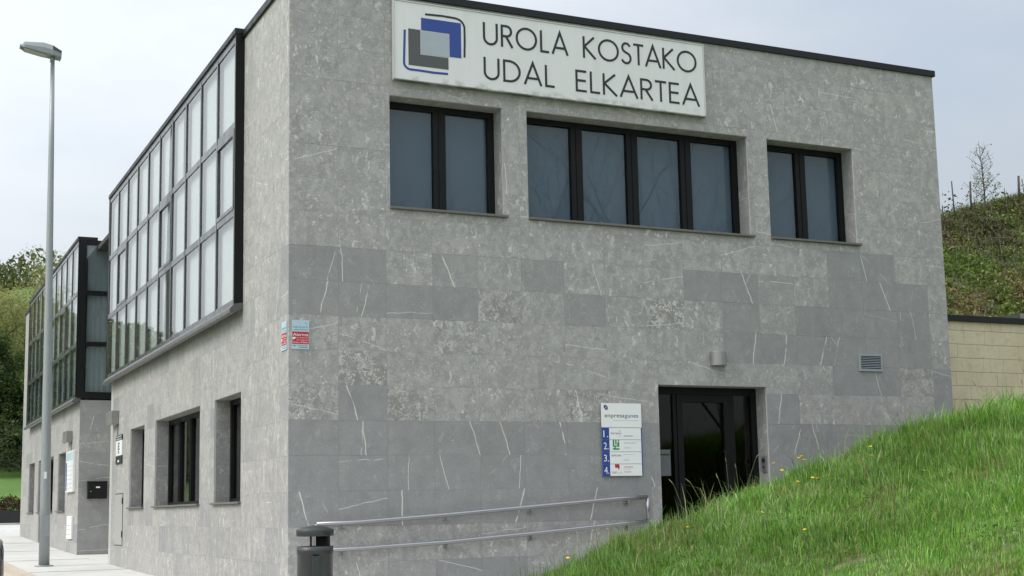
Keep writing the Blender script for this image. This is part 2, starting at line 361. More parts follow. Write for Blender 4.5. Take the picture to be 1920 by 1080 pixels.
# ------------------------------------------------------------------ the ground
def zg(Y):
    Y = np.asarray(Y, float)
    up = np.where(Y < 30, .0047*Y+.00042*Y*Y, .519+.0299*(Y-30))
    return np.where(Y > 0, np.minimum(up, 3.0), np.maximum(.035*Y, -2.0))
def ground_fn(X, Y):
    z = zg(Y)-0.16
    d = np.hypot(X, Y-10)
    # hills round the valley, higher up the street
    az = np.degrees(np.arctan2(X+4, Y+15))
    rise = np.clip((d-95)/120, 0, 1); rise = rise*rise*(3-2*rise)
    prof = np.interp(az, [-180, -60, -22, -14, -9, -2, 6, 40, 90, 180], [6, 10, 14, 17, 26, 31, 30, 22, 8, 6])
    z = z+rise*prof*(0.75+0.5*vnoise(X/38, Y/38, 3))+np.clip((d-30)/60, 0, 1)*0.8*vnoise(X/11, Y/11, 5)
    # grassy rise at the head of the street
    g = np.clip((Y-40)/19, 0, 1)*np.clip((X+6)/6, 0, 1)*np.clip((60-X)/30, 0, 1)
    return z+g*2.6
def ring_axis(lo, hi, near, n_in, n_out):
    a = np.linspace(near[0], near[1], n_in)
    l = near[0]-(np.geomspace(1, near[0]-lo+1, n_out)[1:]-1); r = near[1]+(np.geomspace(1, hi-near[1]+1, n_out)[1:]-1)
    return np.concatenate([l[::-1], a, r])
xs = ring_axis(-1600, 1600, (-60, 60), 61, 50); ys = ring_axis(-1600, 1600, (-40, 90), 66, 50)
X, Y = np.meshgrid(xs, ys); Zt = ground_fn(X, Y); nx, ny = len(xs), len(ys)
ii = (np.arange(ny-1)[:, None]*nx+np.arange(nx-1)[None]).ravel()
g = np_mesh('ground', np.c_[X.ravel(), Y.ravel(), Zt.ravel()], np.c_[ii, ii+1, ii+nx+1, ii+nx], MT['meadow'], smooth=True); tag(g, kind='structure')
rd = grid_mesh('road', -9, -4.0, -40, 45, 4, 86, lambda X, Y: zg(Y)-0.115, MT['asphalt']); tag(rd, kind='structure')
bay = grid_mesh('parking_bay', -4.0, -1.80, -40, 45, 3, 86, lambda X, Y: zg(Y)-0.105, MT['tan']); tag(bay, kind='structure')
yard = grid_mesh('forecourt', -1.80, 12, -40, 0.0, 8, 41, lambda X, Y: zg(Y)-0.03, MT['slab']); tag(yard, kind='structure')
kb = MB()
for i in range(60):
    y0 = -12+i; kb.prism([(y0+.004, zg(y0)-0.25), (y0+.996, zg(y0+1)-0.25), (y0+.996, zg(y0+1)+0.004), (y0+.004, zg(y0)+0.004)], 'x', -1.80, -1.655)
kerb = kb.build('kerb', MT['tan']); tag(kerb, kind='structure')
ey = grid_mesh('side_yard', -.002, 14, 29.02, 38.9, 8, 20, lambda X, Y: zg(Y)-0.003, MT['slab']); tag(ey, kind='structure')
# pavement: big pale slabs with red-brown joints
pj = grid_mesh('pavement', -1.65, 0.75, 0.0, 46.0, 3, 93, lambda X, Y: zg(Y)-0.006, MT['joint']); tag(pj, kind='structure')
YJ = [0.0]+[0.95+4.6*i for i in range(11)]
for a, b_ in zip(YJ[:-1], YJ[1:]):
    k = 4; mb = MB()
    x1 = 0.0 if not (11 < a < 16.6) else 0.0
    ysub = np.linspace(a+.085, b_-.085, k+1)
    for u, w in zip(ysub[:-1], ysub[1:]):
        mb.prism([(u, zg(u)-.04), (w, zg(w)-.04), (w, zg(w)), (u, zg(u))], 'x', -1.65, -0.004)
    mb.build('paving_slab', MT['slab'], pj)
rec = MB(); rec.prism([(12.36, .02), (16.64, .05), (16.64, float(zg(16.64))), (14.5, float(zg(14.5))), (12.36, float(zg(12.36)))], 'x', 0.004, 0.745).build('paving_slab', MT['slab'], pj)

# ------------------------------------------------------------------ the building
Z0 = 4.05; TW = 0.5858; TH = 0.40; ROOF = 7.18; W = 9.715
bld = tag(empty('office_building'), 'grey fossil-limestone office building with dark glazed bays and black framed windows', 'building')
panel_jobs = []      # (wall object, origin, rz, s0, s1, z0, z1, slab)
def subtract(r, holes):
    rs = [r]
    for (a0, a1, b0, b1) in holes:
        nr = []
        for (s0, s1, z0, z1) in rs:
            if a1 <= s0 or a0 >= s1 or b1 <= z0 or b0 >= z1: nr.append((s0, s1, z0, z1)); continue
            if a0 > s0: nr.append((s0, a0, z0, z1))
            if a1 < s1: nr.append((a1, s1, z0, z1))
            m0, m1 = max(a0, s0), min(a1, s1)
            if b0 > z0: nr.append((m0, m1, z0, b0))
            if b1 < z1: nr.append((m0, m1, b1, z1))
        rs = nr
    return [q for q in rs if q[1]-q[0] > 0.03 and q[3]-q[2] > 0.02]
def wall(name, org, rz, s0, s1, z0, z1, holes, cols, kindfn, thick=0.30):
    """core with real openings plus the list of its stone slabs; local x runs along the wall, y inwards"""
    mb = MB(); su = sorted({s0, s1}|{v for h in holes for v in h[:2] if s0 < v < s1}); zu = sorted({z0, z1}|{v for h in holes for v in h[2:] if z0 < v < z1})
    for a, b in zip(su[:-1], su[1:]):
        for c, d in zip(zu[:-1], zu[1:]):
            m, n = (a+b)/2, (c+d)/2
            if any(h[0] < m < h[1] and h[2] < n < h[3] for h in holes): continue
            mb.box(a+(.012 if a == s0 else 0), b-(.012 if b == s1 else 0), 0.004, thick, c, d)
    o = mb.build(name, MT['core'], bld, (org[0], org[1], 0), rz)
    k0 = math.floor((z0-Z0)/TH); k1 = math.ceil((z1-Z0)/TH)
    for r in range(k0, k1):
        za, zb = max(z0, Z0+r*TH), min(z1, Z0+(r+1)*TH)
        for c, (a, b) in enumerate(zip(cols[:-1], cols[1:])):
            slab = kindfn(-r-1, c)
            for q in subtract((a, b, za, zb), holes): panel_jobs.append((o, org, rz, q, slab))
    return o
random.seed(3)
# slab kinds on the front: D plain dark, F fossil, H strongly figured; rows counted down from the level below the windows
ROWS = {0: 'DDFdFDFfFDDdfDDDF', 1: 'DDDDHFDfHFDfDDDDF', 2: 'FhFHFFFFFfDDDDDDf', 3: 'FHFFFFFFFFFFfDDHD', 4: 'HDHFFFHFFFFDFFFFD',
        5: 'DDDDDDDDDDDDDDDDD', 6: 'DDDDDDDDDDDDDDDDD', 7: 'DDDDDDDDfDDDDdDDD', 8: 'FFhhFFFFFFFFFFFFF', 9: 'FFdDDfFFFFFFFFFFF', -1: 'FFFFFFFFFFFFFDDFF'}
def slab_of(k, veiny=0.0):
    j = random.random
    t = {'D': (0.03+.12*j(), 0.05+.10*j()), 'd': (0.25+.2*j(), 0.25+.2*j()), 'f': (0.5+.2*j(), 0.45+.2*j()),
         'F': (0.72+.28*j(), 0.52+.24*j()), 'h': (0.7, 0.80), 'H': (0.65+.2*j(), 0.86+.09*j())}[k]
    v = j()*0.5 if j() > ({'D': .38, 'd': .36}.get(k, .07)+veiny) else 0.55+.45*j()
    return (t[0], t[1], v, j())
def front_kind(r, c): return slab_of(ROWS.get(r, 'F'*17)[min(c, 16)])
def side_kind(r, c):
    x = random.random()
    if r < 0: return slab_of('F' if x < .88 else 'h', 0.05)
    return slab_of('F' if x < .50 else 'h' if x < .60 else 'f' if x < .78 else 'd' if x < .92 else 'D', 0.28)
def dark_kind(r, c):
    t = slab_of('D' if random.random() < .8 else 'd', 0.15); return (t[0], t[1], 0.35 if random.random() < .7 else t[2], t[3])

WIN_F = [(1.23, 2.71), (3.05, 6.37), (6.695, 8.165)]; WZ = (4.58, 5.945); LZ = (1.17, 2.55)
WIN_L = [(2.15, 3.60), (4.50, 7.80), (8.77, 10.15)]
DOOR = (4.83, 6.50, 0.43, 2.54)
MIR = lambda y: 29.0-y
CW1 = (2.10, 12.35); CW2 = (16.65, 26.90); CZ = (3.66, 7.26)
LW2 = [(MIR(b), MIR(a)) for a, b in WIN_L]
S_ = 0.03
cols_f = [min(i*TW, W) for i in range(18)]
holes_f = [(a, b, WZ[0]-S_, WZ[1]) for a, b in WIN_F]+[DOOR]
front = wall('front_wall', (0, 0), 0, 0, W, -0.35, ROOF, holes_f, cols_f, front_kind)
# side walls: local s = -Y
def side(name, ya, yb, wins, cw, first):
    holes = [(-b, -a, LZ[0]-S_, LZ[1]) for a, b in wins]+[(-cw[1]-1, -cw[0], CZ[0]-0.06, 9)] if first else \
            [(-b, -a, LZ[0]-S_, LZ[1]) for a, b in wins]+[(-cw[1], -cw[0]+1, CZ[0]-0.06, 9)]
    ys_ = [ya+.02]+([ya+.34] if first else [])
    while ys_[-1]+TW < yb: ys_.append(ys_[-1]+TW)
    ys_.append(yb)
    return wall(name, (0, 0), R(-90), -yb, -ya-(.02 if first else 0), -0.35, ROOF, holes, [-y for y in reversed(ys_)], side_kind)
side1 = side('side_wall', 0.0, 12.35, WIN_L, CW1, True)
side2 = side('side_wall', 16.65, 29.0, LW2, CW2, False)
# recess between the two halves: end wall with the letter box, back of the recess
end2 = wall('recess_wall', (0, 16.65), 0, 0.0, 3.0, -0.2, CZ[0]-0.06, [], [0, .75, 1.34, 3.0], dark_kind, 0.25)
mb = MB(); mb.box(0.0, 3.0, 12.10, 12.345, -0.2, CZ[0]-0.06).build('recess_wall', MT['core'], bld)
mb = MB(); mb.box(0.78, 3.0, 12.36, 16.62, -0.2, CZ[0]).build('recess_wall', MT['core'], bld)

# slabs: the 300 that show largest as objects, the rest joined
GAP = 0.0011
def vis_area(job):
    o, org, rz, (s0, s1, z0, z1), sl = job
    c, s = math.cos(rz), math.sin(rz)
    P = [project((org[0]+u*c, org[1]+u*s, z)) for u, z in ((s0, z0), (s1, z0), (s1, z1), (s0, z1))]
    if any(p[2] < 1 for p in P): return 0
    P = [(min(max(p[0], 0), 1920), min(max(p[1], 0), 1080)) for p in P]
    A = abs(sum(P[i][0]*P[(i+1) % 4][1]-P[(i+1) % 4][0]*P[i][1] for i in range(4)))/2
    cx = sum(p[0] for p in P)/4; cyy = sum(p[1] for p in P)/4
    if o is front and cx > 1000 and cyy > 1090-(cx-1000)*0.375: return 0      # behind the grass bank
    return A
panel_jobs.sort(key=vis_area, reverse=True)
slab_cache = {}
def slab_mesh(w, h):
    key = (round(w, 4), round(h, 4))
    if key in slab_cache: return slab_cache[key]
    a, b = w/2-GAP/2, h/2-GAP/2; e = 0.0004
    V = [(-a, .022, -b), (a, .022, -b), (a, .022, b), (-a, .022, b), (-a, e, -b), (a, e, -b), (a, e, b), (-a, e, b),
         (-a+e, 0, -b+e), (a-e, 0, -b+e), (a-e, 0, b-e), (-a+e, 0, b-e)]
    Fc = [(8, 9, 10, 11), (4, 5, 9, 8), (5, 6, 10, 9), (6, 7, 11, 10), (7, 4, 8, 11), (0, 1, 5, 4), (1, 2, 6, 5), (2, 3, 7, 6), (3, 0, 4, 7)]
    me = bpy.data.meshes.new('stone_slab'); me.from_pydata(V, [], Fc); uvl = me.uv_layers.new(name='UVMap')
    for p in me.polygons:
        for li in p.loop_indices:
            v = me.vertices[me.loops[li].vertex_index].co; uvl.data[li].uv = (v.x+v.y, v.z)
    me.materials.append(MT['stone']); slab_cache[key] = me; return me
joined = {}
for n, job in enumerate(panel_jobs):
    o, org, rz, (s0, s1, z0, z1), sl = job
    if n < 300 and vis_area(job) > 60:
        ob = bpy.data.objects.new('stone_slab', slab_mesh(s1-s0, z1-z0)); col.objects.link(ob); ob.parent = o
        ob.location = ((s0+s1)/2, random.uniform(-.0012, .0006), (z0+z1)/2); ob.color = sl
    else: joined.setdefault(o.name, (o, []))[1].append(((s0, s1, z0, z1), sl))
def joined_slabs(name, parent, rects, plane=None):
    """many slabs in one mesh, with their own colour numbers; rect -> corners through plane(s,d,z)"""
    V, Fc, UV, C = [], [], [], []
    plane = plane or (lambda s, d, z: (s, d, z))
    for (s0, s1, z0, z1), sl in rects:
        a0, a1, b0, b1 = s0+GAP/2, s1-GAP/2, z0+GAP/2, z1-GAP/2; n = len(V)
        V += [plane(a0, .018, b0), plane(a1, .018, b0), plane(a1, .018, b1), plane(a0, .018, b1), plane(a0, 0, b0), plane(a1, 0, b0), plane(a1, 0, b1), plane(a0, 0, b1)]
        mu, mz = (s0+s1)/2, (z0+z1)/2
        loc = [(a0-mu, b0-mz), (a1-mu, b0-mz), (a1-mu, b1-mz), (a0-mu, b1-mz)]*2
        for f in ((4, 5, 6, 7), (0, 1, 5, 4), (1, 2, 6, 5), (2, 3, 7, 6), (3, 0, 4, 7)):
            Fc.append(tuple(n+i for i in f)); UV += [loc[i] for i in f]; C += [sl]*4
    me = bpy.data.meshes.new(name); me.from_pydata(V, [], Fc); uvl = me.uv_layers.new(name='UVMap')
    uvl.data.foreach_set('uv', np.array(UV, np.float32).ravel())
    at = me.color_attributes.new('slab', 'FLOAT_COLOR', 'CORNER'); at.data.foreach_set('color', np.array(C, np.float32).ravel())
    me.materials.append(MT['stone_joined']); ob = bpy.data.objects.new(name, me); col.objects.link(ob); ob.parent = parent; return ob
for o, rects in joined.values(): tag(joined_slabs('stone_slabs', o, rects), kind='stuff')

def reveal(parent, a, b, z0, z1, depth, tone=None, bottom=False):
    """stone lining of an opening, in the wall's local frame"""
    rl = []
    zz = [z0]+[z for z in (Z0+k*TH for k in range(-12, 8)) if z0+.05 < z < z1-.05]+[z1]
    V = []
    for s, flip in ((a, 1), (b, -1)):
        for c, d in zip(zz[:-1], zz[1:]):
            rl.append(joined_slabs('reveal', parent, [((0.0225, depth, c, d), slab_of('d' if random.random() < .7 else 'f'))],
                                   (lambda s_, f_: (lambda t, dd, z: (s_-f_*(0.003-dd), t, z)))(s, -flip)))
    top = joined_slabs('reveal', parent, [((a, b, 0.0225, depth), slab_of('f'))], lambda s, dd, t: (s, t, z1+dd-.003))
    return rl
def join_into(objs, name):
    """join small meshes made above into one object"""
    V, Fc, UV, C = [], [], [], []; par = objs[0].parent
    for o in objs:
        me = o.data; n = len(V); V += [tuple(v.co) for v in me.vertices]
        for p in me.polygons:
            Fc.append(tuple(n+i for i in p.vertices))
            for li in p.loop_indices: UV.append(tuple(me.uv_layers[0].data[li].uv)); C.append(tuple(me.color_attributes['slab'].data[li].color))
        bpy.data.objects.remove(o); bpy.data.meshes.remove(me)
    me = bpy.data.meshes.new(name); me.from_pydata(V, [], Fc); me.uv_layers.new(name='UVMap').data.foreach_set('uv', np.array(UV, np.float32).ravel())
    me.color_attributes.new('slab', 'FLOAT_COLOR', 'CORNER').data.foreach_set('color', np.array(C, np.float32).ravel())
    me.materials.append(MT['stone_joined']); ob = bpy.data.objects.new(name, me); col.objects.link(ob); ob.parent = par; return ob
def window(org, rz, a, b, z0, z1, depth, npane, glass, blind, bar=0.075, mull=0.165, top=0.075, bot=0.05, over=(0.0, 0.05), frame='black', gaps=()):
    """frame is the part; panes, blinds, sill and stone reveal are its pieces"""
    fr = MB(); y0, y1 = depth-.035, depth+.03
    fr.box(a+.001, a+bar, y0, y1, z0+.001, z1-.001).box(b-bar, b-.001, y0, y1, z0+.001, z1-.001)
    fr.box(a+bar, b-bar, y0+.001, y1, z1-top, z1-.001).box(a+bar, b-bar, y0+.001, y1, z0+.001, z0+bot)
    pw = (b-a-2*bar-mull*(npane-1))/npane; xs = []
    for i in range(npane):
        x = a+bar+i*(pw+mull); xs.append((x, x+pw))
        if i: 
            fr.box(x-mull, x, y0+.002, y1, z0+bot, z1-top); fr.box(x-mull*.5-.012, x-mull*.5+.012, y0-.008, y0+.002, z0+bot, z1-top)
    f = fr.build('window', MT[frame], bld, (org[0], org[1], 0), rz)
    for i, (x0, x1) in enumerate(xs):
        MB().box(x0, x1, depth+.004, depth+.012, z0+bot, z1-top).build('pane', MT[glass], f)
        if i not in gaps: MB().box(x0-.02, x1+.02, depth+.045, depth+.05, z0, z1).build('blind', MT[blind], f)
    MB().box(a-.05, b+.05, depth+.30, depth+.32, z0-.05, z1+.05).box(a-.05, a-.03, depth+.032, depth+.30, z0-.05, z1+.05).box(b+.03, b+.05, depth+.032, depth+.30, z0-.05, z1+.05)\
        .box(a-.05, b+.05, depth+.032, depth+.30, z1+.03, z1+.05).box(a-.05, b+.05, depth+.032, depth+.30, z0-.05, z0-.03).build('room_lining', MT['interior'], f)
    MB().box(a-over[0], b+over[1], -0.045, depth-.036, z0-.028, z0).build('sill', MT['sill'], f, bevel=.004)
    n0 = set(bpy.data.objects)
    reveal(f, a, b, z0, z1, depth-.037)
    join_into([o for o in bpy.data.objects if o not in n0], 'reveal')
    return f
for (a, b), n in zip(WIN_F, (2, 4, 2)):
    window((0, 0), 0, a, b, WZ[0], WZ[1], 0.28, n, 'glass_front', 'blind_blue', bar=.085)
for wins in (WIN_L, LW2):
    for (a, b) in wins:
        window((0, 0), R(-90), -b, -a, LZ[0], LZ[1], 0.25, 2 if b-a < 2 else 4, 'glass_front', 'reflection_grey', bar=.07, mull=.12, over=(.05, .03), frame='black', gaps=(0, 1, 2, 3))

# entrance door
def entrance():
    a, b, z0, z1 = DOOR; d = 0.27; fr = MB()
    fr.box(a+.001, a+.10, d-.03, d+.04, z0, z1-.001).box(b-.085, b-.001, d-.03, d+.04, z0, z1-.001).box(a+.10, b-.085, d-.029, d+.04, z1-.10, z1-.001)
    fr.box(5.19, 5.24, d-.028, d+.04, z0, z1-.10).box(6.06, 6.14, d-.028, d+.04, z0, z1-.10)
    fr.box(a+.10, 5.19, d-.027, d+.04, z0, z0+.10).box(6.14, b-.085, d-.027, d+.04, z0, z0+.10)
    f = fr.build('entrance_door', MT['black'], bld)
    lf = MB(); lf.box(5.245, 5.33, d-.04, d+.02, z0+.01, z1-.105).box(5.97, 6.055, d-.04, d+.02, z0+.01, z1-.105).box(5.33, 5.97, d-.039, d+.02, z1-.20, z1-.105).box(5.33, 5.97, d-.039, d+.02, z0+.01, z0+.13)
    lf.build('door_leaf', MT['black'], f)
    for x0, x1, zt, zb in ((a+.10, 5.19, z1-.10, z0+.10), (5.33, 5.97, z1-.20, z0+.13), (6.14, b-.085, z1-.10, z0+.10)):
        MB().box(x0, x1, d, d+.008, zb, zt).build('pane', MT['glass_dark'], f)
    MB().tube([(5.93, d-.04, 1.0), (5.93, d-.10, 1.0), (5.93, d-.10, 1.7), (5.93, d-.04, 1.7)], .012, 8).build('handle', MT['black'], f)
    n0 = set(bpy.data.objects); reveal(f, a, b, z0, z1, d-.032); join_into([o for o in bpy.data.objects if o not in n0], 'reveal')
    MB().box(4.5, 6.9, 2.6, 2.62, .3, 2.7).box(4.5, 4.52, .32, 2.6, .3, 2.7).box(6.88, 6.9, .32, 2.6, .3, 2.7).box(4.5, 6.9, .32, 2.6, 2.68, 2.7).build('lobby_lining', MT['interior'], f)
    MB().box(4.5, 6.9, .02, 2.6, .39, .425).build('threshold', MT['core'], f)
entrance()

# glazed bays
def bay_glazing(name, cw, blank, sashes, gaps, sub=None):
    ya, yb = cw; n = 10; zr = [CZ[0], 4.86, 6.02, CZ[1]-.08]; pit = (yb-ya-.10)/n
    X0 = -0.10; fr = MB()
    ym = [ya+.05+pit*i for i in range(n+1)]
    for i, y in enumerate(ym): fr.box(X0-.010, X0+.06, y-.027, y+.027, zr[0]+.06, zr[-1])
    for z, h in ((zr[0]+.03, .035), (zr[1], .045), (zr[2], .045), (zr[3], .05)): fr.box(X0-.006, X0+.058, ya+.01, yb-.01, z-h, z+h)
    f = fr.build('curtain_wall', MT['grey_alu'], bld)
    MB().prism([(0.02, CZ[0]+.02), (X0-.01, CZ[0]), (X0-.075, CZ[0]-.07), (X0-.075, CZ[0]-.115), (X0-.02, CZ[0]-.125), (0.0, CZ[0]-.06)], 'y', ya-.02, yb+.02).build('sill_flashing', MT['flash'], f)
    MB().box(X0-.03, .30, ya-.015, yb+.015, CZ[1]-.03, CZ[1]+.04).build('top_trim', MT['coping'], f)
    for y0, y1, xe in ((ya-.012, ya+.02, .05 if ya > 16 else .3), (yb-.02, yb+.012, .05 if yb < 16 else .3)):
        MB().box(X0-.016, xe, y0, y1, CZ[0]-.02, CZ[1]-.031).build('end_cap', MT['black'], f)
    for r in range(3):
        for i in range(n):
            y0, y1 = ym[i]+.027, ym[i+1]-.027; z0, z1 = zr[r]+(.065 if r == 0 else .045), zr[r+1]-(.045 if r < 2 else .05)
            MB().box(X0+.006, X0+.014, y0-.003, y1+.003, z0, z1).build('pane', MT['glass'], f)
            g = gaps.get((r, i))
            if g == 'dim': MB().box(X0+.075, X0+.08, y0-.02, y1+.02, z0-.03, z1+.03).build('blind', MT['reflection_grey'], f)  # grey sheet paints in the hill reflection of the lower panes
            elif g is not None: MB().box(X0+.075, X0+.08, y0+g*(y1-y0), y1+.02, z0-.03, z1+.03).build('blind', MT['blind'], f)
            else: MB().box(X0+.075, X0+.08, y0-.02, y1+.02, z0-.03, z1+.03).build('blind', MT['blind'], f)
            if (r, i) in sashes:
                t = .05; MB().box(X0-.016, X0+.005, y0, y0+t, z0, z1).box(X0-.016, X0+.005, y1-t, y1, z0, z1).box(X0-.015, X0+.005, y0+t, y1-t, z1-t*1.6, z1).box(X0-.015, X0+.005, y0+t, y1-t, z0, z0+t).build('sash', MT['grey_alu'], f)
    MB().box(.09, .10, ya+.03, yb-.03, CZ[0]-.05, CZ[1]-.04).build('backing', MT['interior'], f)  # near-black sheet stands in for the darkness of the room behind
    return f
bay_glazing('a', CW1, False, {(1, 0), (1, 4), (1, 8)}, {(2, 3): .55, (1, 4): .45, (0, 4): .75, (0, 5): 0.0})
bay_glazing('b', CW2, False, {(1, 2), (1, 7)}, {(0, k): 'dim' for k in range(10)})
# the glazing turns the corner into the recess
def recess_glazing(y, out, xa, xb):
    fr = MB(); s = out
    def bx(x0, x1, z0, z1, p0=-.03, p1=.05):
        a, b = sorted((y+s*-p0 if False else y-s*p1, y-s*p0)); fr.box(x0, x1, a, b, z0, z1)
    bx(xa, xa+.145, CZ[0]-.02, CZ[1]-.03); bx(xb-.06, xb, CZ[0]-.02, CZ[1]-.03)
    for z, h in ((CZ[0]+.05, .07), (4.86, .05), (6.02, .05), (CZ[1]-.085, .055)): bx(xa+.145, xb-.06, z-h, z+h, -.029)
    f = fr.build('recess_glazing', MT['black'], bld)
    zr = [CZ[0]+.12, 4.86, 6.02, CZ[1]-.14]
    for z0, z1 in ((zr[0], 4.81), (4.91, 5.97), (6.07, zr[3])):
        a, b = sorted((y-s*.01, y-s*.02)); MB().box(xa+.145, xb-.06, a, b, z0, z1).build('pane', MT['glass'], f)
    a, b = sorted((y-s*.10, y-s*.11)); MB().box(xa+.06, xb, a, b, CZ[0]-.02, CZ[1]-.03).build('backing', MT['reflection_grey'], f)  # grey sheet paints in the pale reflection of the recess panes
recess_glazing(16.65, -1, -0.08, 0.80)
def link():
    fr = MB(); X1 = 0.74
    for i in range(6):
        y = 12.42+i*.84; fr.box(X1, X1+.06, y-.03, y+.03, CZ[0], CZ[1])
    for z in (CZ[0]+.03, 4.86, 6.02, CZ[1]-.05): fr.box(X1+.002, X1+.058, 12.37, 16.63, z-.05, z+.05)
    f = fr.build('recess_glazing', MT['grey_alu'], bld)
    for i in range(5): MB().box(X1+.03, X1+.036, 12.45+i*.84, 13.23+i*.84, CZ[0]+.08, CZ[1]-.1).build('pane', MT['glass'], f)
    MB().box(X1+.08, X1+.09, 12.37, 16.63, CZ[0], CZ[1]).build('blind', MT['blind'], f)
link()

# roof edge and roof
cp = MB(); z0, z1 = ROOF+.001, ROOF+.088
cp.box(-.035, W+.035, -.035, .33, z0, z1).box(W-.30, W+.035, .33, 12.3, z0, z1).box(-.035, .33, .33, CW1[0]-.02, z0, z1)
cp.build('roof_coping', MT['coping'], bld)
cp = MB(); cp.box(-.035, .33, CW2[1]+.02, 29.035, z0, z1); cp.build('roof_coping', MT['coping'], bld)
MB().box(.30, W-.05, .30, 12.3, ROOF-.15, ROOF-.05).build('roof', MT['asphalt'], bld)
MB().box(.30, W-.05, 12.3, 29, ROOF-.17, ROOF-.07).build('roof', MT['asphalt'], bld)
# far sides, plain slabs
def plain(org, rz, length): 
    rects = []; x = 0
    while x < length:
        x2 = min(x+TW, length); z = -0.35
        for k in range(19): rects.append(((x, x2, -0.35+k*.4, min(-0.35+(k+1)*.4, ROOF)), slab_of('F')))
        x = x2
    c, s = math.cos(rz), math.sin(rz)
    core = MB().box(0, length, .024, .3, -.35, ROOF).build('rear_wall', MT['core'], bld, (org[0], org[1], 0), rz)
    tag(joined_slabs('stone_slabs', core, rects), kind='stuff')
plain((W, 0.025), R(90), 28.9); plain((W-.03, 29.0), R(180), W-.06)

# ------------------------------------------------------------------ lettering helpers
def ribbon(mb, pts, w, y0, y1, closed=False, mi=0):
    """flat stroke of constant width in the XZ plane with mitred corners, thickness y0..y1"""
    P = [Vector((p[0], p[1])) for p in pts]; n = len(P); Lf, Rt = [], []
    for i in range(n):
        if closed: a, b = P[(i-1) % n], P[(i+1) % n]
        else: a, b = P[max(i-1, 0)], P[min(i+1, n-1)]
        d1 = (P[i]-a).normalized() if (P[i]-a).length > 1e-9 else (b-P[i]).normalized()
        d2 = (b-P[i]).normalized() if (b-P[i]).length > 1e-9 else d1
        n1 = Vector((-d1.y, d1.x)); n2 = Vector((-d2.y, d2.x)); m = (n1+n2)
        m = m.normalized() if m.length > 1e-6 else n1; k = w/2/max(0.35, m.dot(n1))
        Lf.append(P[i]+m*k); Rt.append(P[i]-m*k)
    rn = range(n if closed else n-1)
    for i in rn:
        j = (i+1) % n
        a, b, c, d = Lf[i], Lf[j], Rt[j], Rt[i]
        base = len(mb.v)
        mb.v += [(a.x, y0, a.y), (b.x, y0, b.y), (c.x, y0, c.y), (d.x, y0, d.y), (a.x, y1, a.y), (b.x, y1, b.y), (c.x, y1, c.y), (d.x, y1, d.y)]
        for f in ((0, 3, 2, 1), (0, 1, 5, 4), (2, 3, 7, 6)): mb.f.append(tuple(base+k for k in f)); mb.m.append(mi); mb.sm.append(False)
def arc(cx, cz, rx, rz, a0, a1, n=14): return [(cx+rx*math.cos(R(a0+(a1-a0)*i/n)), cz+rz*math.sin(R(a0+(a1-a0)*i/n))) for i in range(n+1)]
GL = {'U': (.72, [[(.06, 1)]+[(.06, .36)]+arc(.36, .34, .30, .30, 180, 360)[1:-1]+[(.66, .36), (.66, 1)]]),
      'R': (.58, [[(.06, 0), (.06, 1)], [(.06, .955), (.28, .955)]+arc(.28, .725, .22, .23, 90, -90)[1:-1]+[(.28, .495), (.06, .495)], [(.25, .495), (.55, 0)]]),
      'O': (1.06, [None]), 'L': (.46, [[(.06, 1), (.06, .045), (.44, .045)]]),
      'A': (.80, [[(.03, 0), (.40, 1.0), (.77, 0)], [(.155, .30), (.645, .30)]]),
      'K': (.66, [[(.06, 0), (.06, 1)], [(.56, 1), (.09, .54), (.62, 0)]]),
      'S': (.56, [[(.46, .82)]+arc(.28, .745, .19, .21, 35, 180, 10)+arc(.28, .745, .19, .21, 180, 245, 4)[1:]+arc(.27, .26, .22, .24, 62, -90, 12)+arc(.27, .26, .22, .24, -90, -160, 6)[1:]]),
      'T': (.52, [[(.26, 0), (.26, .96)], [(0.01, .955), (.51, .955)]]),
      'D': (.80, [[(.06, .045), (.06, .955), (.28, .955)]+arc(.28, .5, .46, .455, 90, -90, 20)[1:-1]+[(.28, .045)]]),
      'E': (.52, [[(.48, .955), (.06, .955), (.06, .045), (.48, .045)], [(.06, .52), (.45, .52)]])}
def letter(ch, x, z, h, wx, parent, yface, mat):
    mb = MB(); st = .104*h
    for k, pts in enumerate(GL[ch][1]):
        y0 = yface-.004-.0006*k
        if pts is None: ribbon(mb, [(x+(.53+.465*math.cos(R(t)))*h*wx, z+(.5+.47*math.sin(R(t)))*h) for t in range(0, 360, 12)], st, y0, yface+.001, True)
        else:
            q = list(pts)
            if ch == 'D': ribbon(mb, [(x+p[0]*h*wx, z+p[1]*h) for p in q], st, y0, yface+.001, True)
            else: ribbon(mb, [(x+p[0]*h*wx, z+p[1]*h) for p in q], st, y0, yface+.001)
    return mb.build('letter', mat, parent)
def word(txt, x0, x1, z, h, parent, yface, mat, sp=.10):
    tot = sum(GL[c][0] for c in txt)+sp*(len(txt)-1); wx = (x1-x0)/(tot*h); x = x0
    for c in txt: letter(c, x, z, h, wx, parent, yface, mat); x += (GL[c][0]+sp)*h*wx
